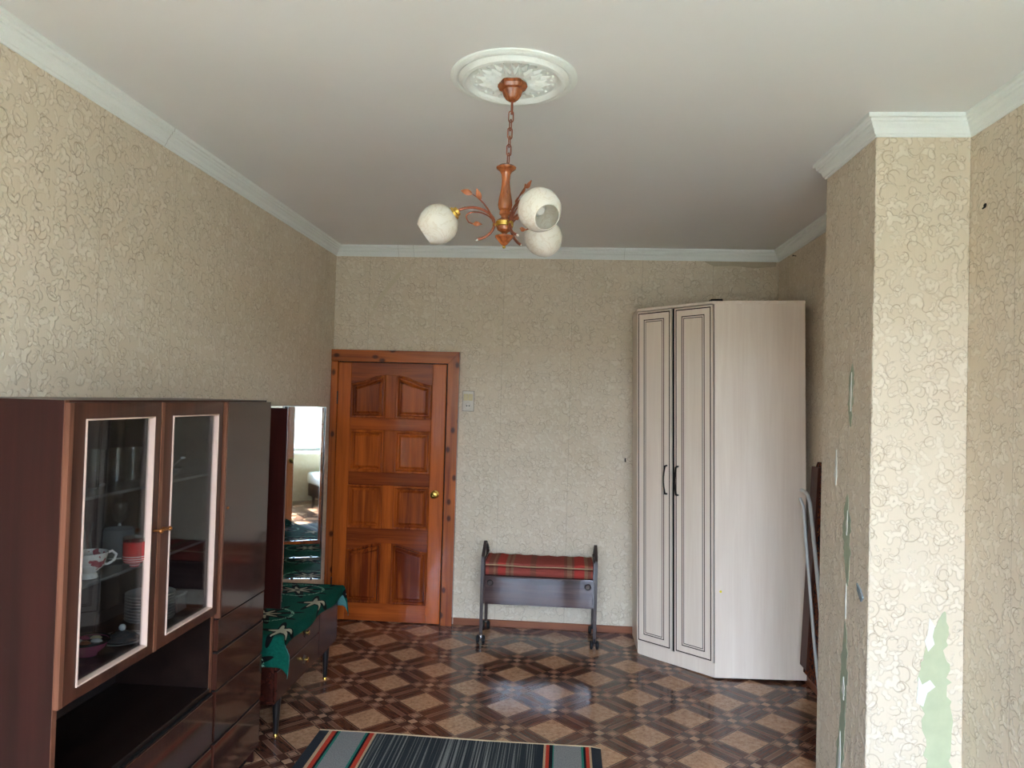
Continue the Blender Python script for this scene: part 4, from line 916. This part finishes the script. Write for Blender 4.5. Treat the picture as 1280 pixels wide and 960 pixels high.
# ------------------------------------------------------------------ wardrobe
def build_wardrobe():
    A, B, C, D_, E_ = Vector((0.552, 5.135)), Vector((0.998, 4.732)), Vector((1.568, 4.732)), Vector((1.568, 5.545)), Vector((0.552, 5.545))
    H = 2.405
    t = thing('corner_wardrobe', 'tall pale ash corner wardrobe with two dark-edged diagonal doors', 'wardrobe', (0.552, 5.135, 0))
    th = 0.016
    pl = lambda u, v, d: (u, v, d)
    dg = (B - A).normalized(); ng = Vector((dg.y, -dg.x))          # outward normal of the diagonal front
    obj('side_panel', MB().box(A.x, A.x + th, A.y + 0.004, E_.y, 0.0, H - 0.018, 0.001), 'ash', t)
    obj('side_panel', MB().prism([(B.x, B.y), (C.x, B.y), (C.x, B.y + th), (B.x + 0.014, B.y + th)], pl, 0.0, H - 0.018), 'ash', t)
    obj('side_panel', MB().box(C.x - th, C.x, B.y + th, D_.y, 0, H - 0.018), 'ash', t)
    obj('back_panel', MB().box(A.x + th, C.x - th, D_.y - 0.006, D_.y, 0, H - 0.018), 'ash', t)
    o = 0.010
    obj('top', MB().prism([(A.x - 0.004, A.y - 0.018), (B.x - 0.012, B.y - 0.006), (C.x, C.y - 0.006), (D_.x, D_.y), (E_.x - 0.004, E_.y)], pl, H - 0.018, H), 'ash', t)
    inn = [(A.x + th, A.y + 0.03), (B.x + 0.02, B.y + 0.04), (C.x - th, C.y + 0.02), (D_.x - th, D_.y - 0.007), (A.x + th, E_.y - 0.007)]
    obj('bottom', MB().prism(inn, pl, 0.075, 0.091), 'ash', t)
    pp = lambda s, z, d: (*(A + dg * s + ng * d), z)
    Ld = (B - A).length
    obj('plinth', MB().prism([(0.006, 0.0), (Ld - 0.002, 0.0), (Ld - 0.002, 0.088), (0.006, 0.088)], pp, -0.016, 0.0), 'ash', t)
    def rect(s0, s1, z0, z1, e): return [(s0 + e, z0 + e), (s1 - e, z0 + e), (s1 - e, z1 - e), (s0 + e, z1 - e)]
    for s0, s1, hs, nm in ((0.004, 0.284, 0.250, 'left'), (0.309, Ld - 0.006, 0.338, 'right')):
        z0, z1 = 0.094, H - 0.024
        d = obj('door', MB().rings([[pp(u, v, q) for u, v in rect(s0, s1, z0, z1, e)] for e, q in ((0, -0.002), (0, 0.015), (0.0015, 0.0165), (0.010, 0.0165), (0.0105, 0.0145), (0.0175, 0.0145), (0.018, 0.0165), (0.056, 0.0165), (0.0565, 0.0145), (0.062, 0.0145), (0.0625, 0.0165), (0.070, 0.0165), (0.0705, 0.0145), (0.0745, 0.0145), (0.075, 0.0165))]), 'ash', t, smooth=False)
        for e0, e1 in ((0.0102, 0.0178), (0.0562, 0.0622), (0.0703, 0.0747)):
            obj('dark_groove', MB().rings([[pp(u, v, q) for u, v in rect(s0, s1, z0, z1, e)] for e, q in ((e0, 0.0146), (e0, 0.0158), (e1, 0.0158), (e1, 0.0146), (e0, 0.0146))], False, False), 'groove', d, smooth=False)
        if nm == 'right': obj('gap_shade_edge', MB().prism([(s0 - 0.0085, z0), (s0 - 0.0002, z0), (s0 - 0.0002, z1), (s0 - 0.0085, z1)], pp, -0.003, 0.0158), 'dark', d)  # dark strip painting the shade between the two doors
        pts = [pp(hs, 1.325, 0.016), pp(hs, 1.322, 0.040)] + [pp(hs + (-0.010 if nm == 'left' else -0.008) * math.sin(PI * i / 8), 1.318 - 0.176 * i / 8, 0.042) for i in range(9)] + [pp(hs, 1.138, 0.040), pp(hs, 1.135, 0.016)]
        h = obj('handle', MB().tube(pts, [0.006, 0.006] + [0.0065 - 0.002 * math.sin(PI * i / 8) for i in range(9)] + [0.006, 0.006], 8), 'iron', d)
        h['label'] = 'dark bow handle'
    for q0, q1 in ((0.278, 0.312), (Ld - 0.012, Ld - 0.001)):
        obj('gap_shade_strip', MB().prism([(q0, 0.092), (q1, 0.092), (q1, H - 0.022), (q0, H - 0.022)], pp, -0.014, -0.004), 'dark', t)  # dark strips behind the doors, painting the shade in their gaps
    st = obj('price_sticker', MB().lathe([(0, 0), (0.008, 0), (0.008, 0.0008), (0, 0.0008)], 16, Matrix.Translation((1.035, B.y - 0.0002, 0.546)) @ Matrix.Rotation(PI / 2, 4, 'X')), 'yellow', t)
    st['label'] = 'small round yellow sticker'
    t.rotation_euler = (0, math.radians(-1.35), 0); t.location.z = -0.002
    # a dark thing lying on the top
    k = thing('dark_case', 'small black flat case lying on top of the wardrobe', 'case', (1.02, 5.06, 2.437))
    obj('case_body', MB().box(0.975, 1.060, 5.02, 5.10, 2.4375, 2.462, 0.006, 2), 'black', k)
    obj('case_lid', MB().box(0.977, 1.058, 5.022, 5.098, 2.4622, 2.470, 0.003), 'rubber', k)
    k.rotation_euler = (0, math.radians(-1.35), 0)
build_wardrobe()

# ------------------------------------------------------------------ folded cot and pipes between wardrobe and pillar
def build_cot():
    t = thing('folding_cot', 'folded white tube cot with patterned cloth leaning behind the pillar', 'folding bed', (1.50, 4.42, 0))
    tilt = lambda x, z: x + 0.055 * (z / 1.4)
    cl = MB()
    for x0, x1 in ((1.462, 1.502),):
        cl.rings([[(tilt(x0, z), y, z) for y, z in ((4.02, 0.16), (4.50, 0.16), (4.50, 1.38), (4.47, 1.42), (4.02, 1.42))],
                  [(tilt(x1, z), y, z) for y, z in ((4.02, 0.16), (4.50, 0.16), (4.50, 1.38), (4.47, 1.42), (4.02, 1.42))]])
    obj('cot_cloth', cl, 'cot', t)
    obj('wooden_side', MB().rings([[(tilt(1.444, z), y, z) for y, z in ((4.40, 0.20), (4.512, 0.20), (4.512, 1.39), (4.40, 1.39))], [(tilt(1.460, z), y, z) for y, z in ((4.40, 0.20), (4.512, 0.20), (4.512, 1.39), (4.40, 1.39))]]), plain('rusty_brown', lin(78, 42, 28), 0.5, 0.3, var=0.3), t)
    obj('tube_frame', MB().tube([(1.485, 4.02, 0.012), (1.470, 4.16, 0.40), (1.458, 4.30, 0.90), (1.450, 4.38, 1.18), (1.446, 4.41, 1.225), (1.445, 4.45, 1.24), (1.445, 4.52, 1.242)], 0.011, 10), 'tubewhite', t)
    obj('tube_frame', MB().tube([(1.470, 4.18, 0.012), (1.455, 4.28, 0.40), (1.444, 4.42, 0.95), (1.442, 4.47, 1.15), (1.442, 4.53, 1.19)], 0.009, 10), 'tubewhite', t)
    obj('tube_foot', MB().tube([(1.44, 4.02, 0.012), (1.56, 4.02, 0.012)], 0.012, 10), 'tubewhite', t)
build_cot()
for z, lb in ((0.115, 'lower'), (0.200, 'upper')):
    p = thing('heating_pipe', lb + ' of two pale heating pipes low on the wall beside the wardrobe', 'pipe', (1.55, 4.1, z), 'heating pipes beside the wardrobe')
    obj('pipe_run', MB().tube([(1.556, 3.54, z), (1.556, 4.72, z - 0.01)], 0.011, 10), 'pipe', p)
    obj('pipe_bracket', MB().box(1.553, 1.58, 4.655, 4.668, z - 0.014, z + 0.012, 0.002), 'pipe', p)

# ------------------------------------------------------------------ rug
def build_rug():
    x0, x1, y0, y1 = -1.215, 0.228, 0.75, 3.70
    t = thing('striped_rug', 'grey striped woven runner rug with red, tan and teal bands', 'rug', ((x0 + x1) / 2, (y0 + y1) / 2, 0))
    nu, nv = 40, 60; mb = MB(); G = []
    for j in range(nv + 1):
        row = []
        for i in range(nu + 1):
            u, v = i / nu, j / nv
            z = 0.006 + 0.0012 * math.sin(9 * u + 4 * v) * math.sin(11 * v) + (0.003 * max(0, (u - 0.96) / 0.04) * max(0, (v - 0.93) / 0.07))
            row.append(mb.bm.verts.new((x0 + (x1 - x0) * u + 0.004 * math.sin(5 * v), y0 + (y1 - y0) * v + 0.005 * math.sin(7 * u) - 0.02 * max(0, (u - 0.97) / 0.03), z)))
        G.append(row)
    for j in range(nv):
        for i in range(nu): mb.bm.faces.new((G[j][i], G[j][i + 1], G[j + 1][i + 1], G[j + 1][i]))
    r = bmesh.ops.extrude_face_region(mb.bm, geom=list(mb.bm.faces))
    for v in r['geom']:
        if isinstance(v, bmesh.types.BMVert): v.co.z = 0.0008
    o = obj('weave', mb, 'rug', t, origin=((x0 + x1) / 2, (y0 + y1) / 2, 0))
    obj('hem', MB().tube([(x0 + (x1 - x0) * i / 30 + 0.004 * math.sin(5), y1 + 0.005 * math.sin(7 * i / 30) + 0.002 - 0.02 * max(0, (i / 30 - 0.97) / 0.03), 0.006) for i in range(31)], 0.0045, 6), 'hem', t)
build_rug()

# ------------------------------------------------------------------ ceiling rosette and chandelier
def build_rosette():
    cx, cy = -0.218, 2.615
    t = thing('ceiling_rosette', 'round white moulded ceiling rosette with leaf relief', 'ceiling rose', (cx, cy, ZC))
    flip = Matrix.Translation((cx, cy, ZC)) @ Matrix.Diagonal((1, 1, -1, 1))
    S = 0.232
    obj('plate', MB().lathe([(S, 0.0005), (S, 0.006), (S - 0.008, 0.012), (S - 0.022, 0.014), (S - 0.030, 0.010), (S - 0.034, 0.014), (S - 0.044, 0.024), (S - 0.056, 0.026), (S - 0.066, 0.020), (S - 0.072, 0.010), (S - 0.080, 0.007), (0.05, 0.010), (0.0, 0.010)], 72, flip), 'mould', t)
    # acanthus leaves in two rows, beads and scrolls
    mb = MB()
    def leaf(a, r0, r1, w, h):
        d = Vector((math.cos(a), math.sin(a), 0)); s = Vector((-d.y, d.x, 0)); L = []
        n = 7
        for i in range(n + 1):
            q = i / n; rr = r0 + (r1 - r0) * q; ww = w * math.sin(PI * min(1, q * 0.9 + 0.12)) * (1 + 0.25 * math.cos(q * 14)); hh = h * math.sin(PI * (0.15 + 0.8 * q))
            c = Vector((cx, cy, ZC - 0.006)) + d * rr
            L.append([c - s * ww, c - s * ww * 0.4 - Vector((0, 0, hh * 0.8)), c - Vector((0, 0, hh * 0.45)), c + s * ww * 0.4 - Vector((0, 0, hh * 0.8)), c + s * ww])
        mb.rings(L, False, False, False)
    for i in range(14): leaf(2 * PI * i / 14, 0.045, 0.122, 0.017, 0.020)
    for i in range(14): leaf(2 * PI * (i + 0.5) / 14, 0.075, 0.140, 0.012, 0.016)
    obj('leaf_relief', mb, 'mould', t)['kind'] = 'stuff'
    mb = MB()
    for i in range(28):
        a = 2 * PI * i / 28; r = 0.146 if i % 2 else 0.136
        mb.ball((cx + r * math.cos(a), cy + r * math.sin(a), ZC - 0.010), 0.007 if i % 2 else 0.0055, 8, (1, 1, 0.9))
    obj('bead_relief', mb, 'mould', t)['kind'] = 'stuff'
build_rosette()

def build_chandelier():
    cx, cy = -0.224, 2.632
    LX = -0.020                                             # the fitting hangs slightly askew
    zt = ZC - 0.012
    t = thing('chandelier', 'three-armed copper and wood chandelier with marbled glass shades', 'chandelier', (cx, cy, zt))
    def at(z): return cx + LX * max(0, (2.85 - z) / 0.55)
    can = obj('canopy', MB().lathe([(0.0, zt), (0.050, zt), (0.052, zt - 0.012), (0.046, zt - 0.024), (0.036, zt - 0.028), (0.030, zt - 0.048), (0.020, zt - 0.062), (0.008, zt - 0.068), (0.0, zt - 0.068)], 36, Matrix.Translation((cx, cy, 0)), (6, 0.07)), 'lamp', t)
    obj('hook', MB().tube([(cx, cy, zt - 0.066), (cx, cy, zt - 0.115)], 0.0045, 8), 'lampmetal', t)
    # chain
    z = zt - 0.108; zb = 2.612; n = 6; pitch = (z - zb) / n
    src = None
    hl = pitch * 0.66; w = 0.0085
    pts = [(w * math.cos(a), 0, (hl - w) * (1 if math.sin(a) > 0 else -1) + w * math.sin(a)) for a in [2 * PI * (k + 0.5) / 16 for k in range(16)]]
    for i in range(n):
        zc = z - pitch * (i + 0.5); loc = Vector((at(zc), cy, zc))
        if src is None:
            src = obj('chain_link', MB().tube(pts, 0.0024, 6, True), 'lampmetal', t, origin=(0, 0, 0))
            src.location = loc - ORIG[t.name]
        else: inst(src, 'chain_link', loc, t, (0, 0, PI / 2 * (i % 2) + 0.5))
    # turned column
    bx = at(2.45)
    col = obj('column', MB().lathe([(0.0, 2.606), (0.012, 2.606), (0.026, 2.602), (0.037, 2.594), (0.036, 2.589), (0.022, 2.578), (0.017, 2.568), (0.015, 2.545), (0.0155, 2.53), (0.019, 2.505), (0.025, 2.475), (0.027, 2.455), (0.024, 2.440), (0.018, 2.434), (0.021, 2.429), (0.021, 2.421), (0.014, 2.415), (0.014, 2.402), (0.0, 2.402)], 28, Matrix.Translation((bx, cy, 0))), 'lamp', t)
    cw = obj('collar_wood', MB().lathe([(0.0, 2.404), (0.020, 2.404), (0.029, 2.398), (0.030, 2.372), (0.026, 2.362), (0.014, 2.356), (0.009, 2.350), (0.009, 2.338), (0.0, 2.338)], 28, Matrix.Translation((bx, cy, 0))), 'lamp', t)
    obj('brass_band', MB().lathe([(0.0302, 2.395), (0.0325, 2.393), (0.0325, 2.377), (0.0302, 2.375)], 28, Matrix.Translation((bx, cy, 0))), 'brass', t)
    fn = obj('finial', MB().lathe([(0.0, 2.347), (0.012, 2.346), (0.034, 2.341), (0.034, 2.336), (0.022, 2.322), (0.012, 2.310), (0.006, 2.306), (0.0, 2.305)], 28, Matrix.Translation((bx, cy, 0))), 'lamp', t)
    obj('finial_ball', MB().ball((bx, cy, 2.301), 0.0065, 12), 'brass', fn)
    def leafblade(base, d, up, L, W):
        """solid pointed leaf"""
        d = Vector(d).normalized(); s = d.cross(Vector(up)).normalized(); nn = s.cross(d)
        mb = MB(); loops = []
        for i in range(8):
            q = i / 7; ww = max(0.0006, W * math.sin(PI * q ** 0.8)); c = Vector(base) + d * (L * q) + nn * (0.006 * math.sin(PI * q))
            loops.append([c - s * ww, c + nn * 0.003, c + s * ww, c - nn * 0.003])
        return mb.rings(loops)
    for ang, lab in ((math.radians(178), 'left glass shade hanging toward the cabinet side'), (math.radians(-57), 'near right glass shade with its opening in view'), (math.radians(57), 'far right glass shade hanging lowest in view')):
        d = Vector((math.cos(ang), math.sin(ang), 0)); sd = Vector((-d.y, d.x, 0)); O = Vector((bx, cy, 0)); Z = Vector((0, 0, 1))
        P = lambda r, z, o=0.0: O + d * r + sd * o + Z * z
        p = bez(P(0.100, 2.328), P(0.060, 2.335), P(0.030, 2.365), P(0.040, 2.400), 8)[:-1] + bez(P(0.040, 2.400), P(0.050, 2.432), P(0.120, 2.468), P(0.180, 2.432), 12)
        arm = obj('arm', MB().tube(p, 0.0052, 8), 'lampmetal', t)
        obj('arm_bracket', MB().tube([P(0.026, 2.384), P(0.044, 2.384)], 0.005, 8), 'brass', arm)
        obj('arm_tip', MB().ball(P(0.101, 2.327), 0.0062, 10), 'chrome', arm)
        st = bez(P(0.042, 2.392, 0.004), P(0.055, 2.44, 0.004), P(0.085, 2.472, 0.010), P(0.120, 2.492, 0.012), 10)
        obj('sprig', MB().tube(st, [0.0040 - 0.0002 * i for i in range(11)], 6), 'lampmetal', arm)
        obj('leaf', leafblade(st[-1], d * 0.9 + Z * 0.30, sd, 0.048, 0.011), 'leafmat', arm)
        obj('leaf', leafblade(st[7], d * 0.30 + Z * 0.85 + sd * 0.3, sd, 0.046, 0.010), 'leafmat', arm)
        cu = bez(P(0.040, 2.392, -0.004), P(0.065, 2.445, -0.006), P(0.165, 2.440, -0.008), P(0.142, 2.405, -0.008), 12)
        cu += [P(0.135, 2.394, -0.008), P(0.120, 2.388, -0.008)]
        obj('tendril', MB().tube(cu, 0.0028, 6), 'lampmetal', arm)
        obj('leaf', leafblade(cu[-1], d * -1.0 + Z * -0.06, sd, 0.036, 0.009), 'leafmat', arm)
        # shade: axis outward and down
        ax = (d * 0.82 - Z * 0.57).normalized()
        neck = P(0.182, 2.430)
        rot = Z.rotation_difference(ax).to_matrix().to_4x4(); mt = Matrix.Translation(neck) @ rot
        sh = obj('shade', MB().lathe([(0.020, 0.010), (0.034, 0.014), (0.055, 0.030), (0.070, 0.055), (0.0745, 0.080), (0.070, 0.106), (0.058, 0.128), (0.046, 0.143), (0.043, 0.143), (0.055, 0.127), (0.067, 0.105), (0.0715, 0.080), (0.067, 0.056), (0.052, 0.032), (0.032, 0.017), (0.018, 0.013)], 36, mt), 'shade', t)
        sh['label'] = lab
        obj('shade_collar', MB().lathe([(0.0, -0.012), (0.016, -0.010), (0.018, 0.0), (0.024, 0.004), (0.026, 0.012), (0.020, 0.018), (0.0, 0.018)], 20, mt), 'brass', sh)
        obj('bulb', MB().lathe([(0.0, 0.018), (0.013, 0.019), (0.014, 0.040), (0.024, 0.062), (0.024, 0.078), (0.014, 0.092), (0.0, 0.096)], 16, mt), plain('bulb_glass', lin(226, 226, 222), 0.15, 0.5), sh)
build_chandelier()

# ------------------------------------------------------------------ bed under the windows, added to bounce sunlight inward (seen only in the mirrors)
bd = thing('bed', 'low bed with a white sheet, added behind the viewpoint to bounce sunlight', 'bed', (1.02, -0.35, 0))
obj('added_bed_base', MB().box(0.50, 1.54, -1.20, 0.50, 0.10, 0.30, 0.01), 'dress', bd)
obj('added_mattress', MB().box(0.48, 1.55, -1.22, 0.52, 0.30, 0.48, 0.04, 3), 'bedwhite', bd)
obj('added_folded_cover', MB().box(0.47, 1.555, -0.1, 0.53, 0.481, 0.52, 0.015, 2), plain('added_green_cover', lin(60, 140, 118), 0.9, 0.1), bd)
for x in (0.56, 1.48):
    for y in (-1.1, 0.4): obj('leg', MB().lathe([(0.02, 0.0), (0.028, 0.10)], 12, Matrix.Translation((x, y, 0))), 'black', bd)

# ------------------------------------------------------------------ little things on the walls
h = thing('wall_plug', 'small black plug hole high on the right wall', 'wall plug', (XR, 2.875, 2.535))
obj('plug_rim', MB().lathe([(0.0, 0.0005), (0.009, 0.0005), (0.008, 0.003), (0.005, 0.002), (0.0, 0.001)], 14, Matrix.Translation((XR, 2.875, 2.535)) @ Matrix.Rotation(-PI / 2, 4, 'Y')), 'dark', h)
obj('screw', MB().tube([(XR - 0.001, 2.875, 2.530), (XR - 0.012, 2.872, 2.522)], 0.003, 6), 'dark', h)
n = thing('wall_nail', 'small dark nail under the moulding above the wardrobe', 'nail', (XR, 5.163, 2.80))
obj('nail_shank', MB().tube([(XR - 0.0005, 5.163, 2.80), (XR - 0.022, 5.163, 2.803)], 0.003, 6), 'iron', n)
obj('nail_head', MB().tube([(XR - 0.022, 5.163, 2.803), (XR - 0.025, 5.163, 2.8034)], 0.007, 8), 'iron', n)
k = thing('wall_hook', 'tiny dark hook on the far wall beside the wardrobe', 'hook', (0.468, YB, 1.30))
obj('hook_plate', MB().box(0.463, 0.473, YB - 0.004, YB - 0.0003, 1.29, 1.32, 0.001), 'iron', k)
obj('hook_prong', MB().tube([(0.468, YB - 0.003, 1.31), (0.468, YB - 0.018, 1.30), (0.468, YB - 0.022, 1.312)], 0.003, 6), 'iron', k)
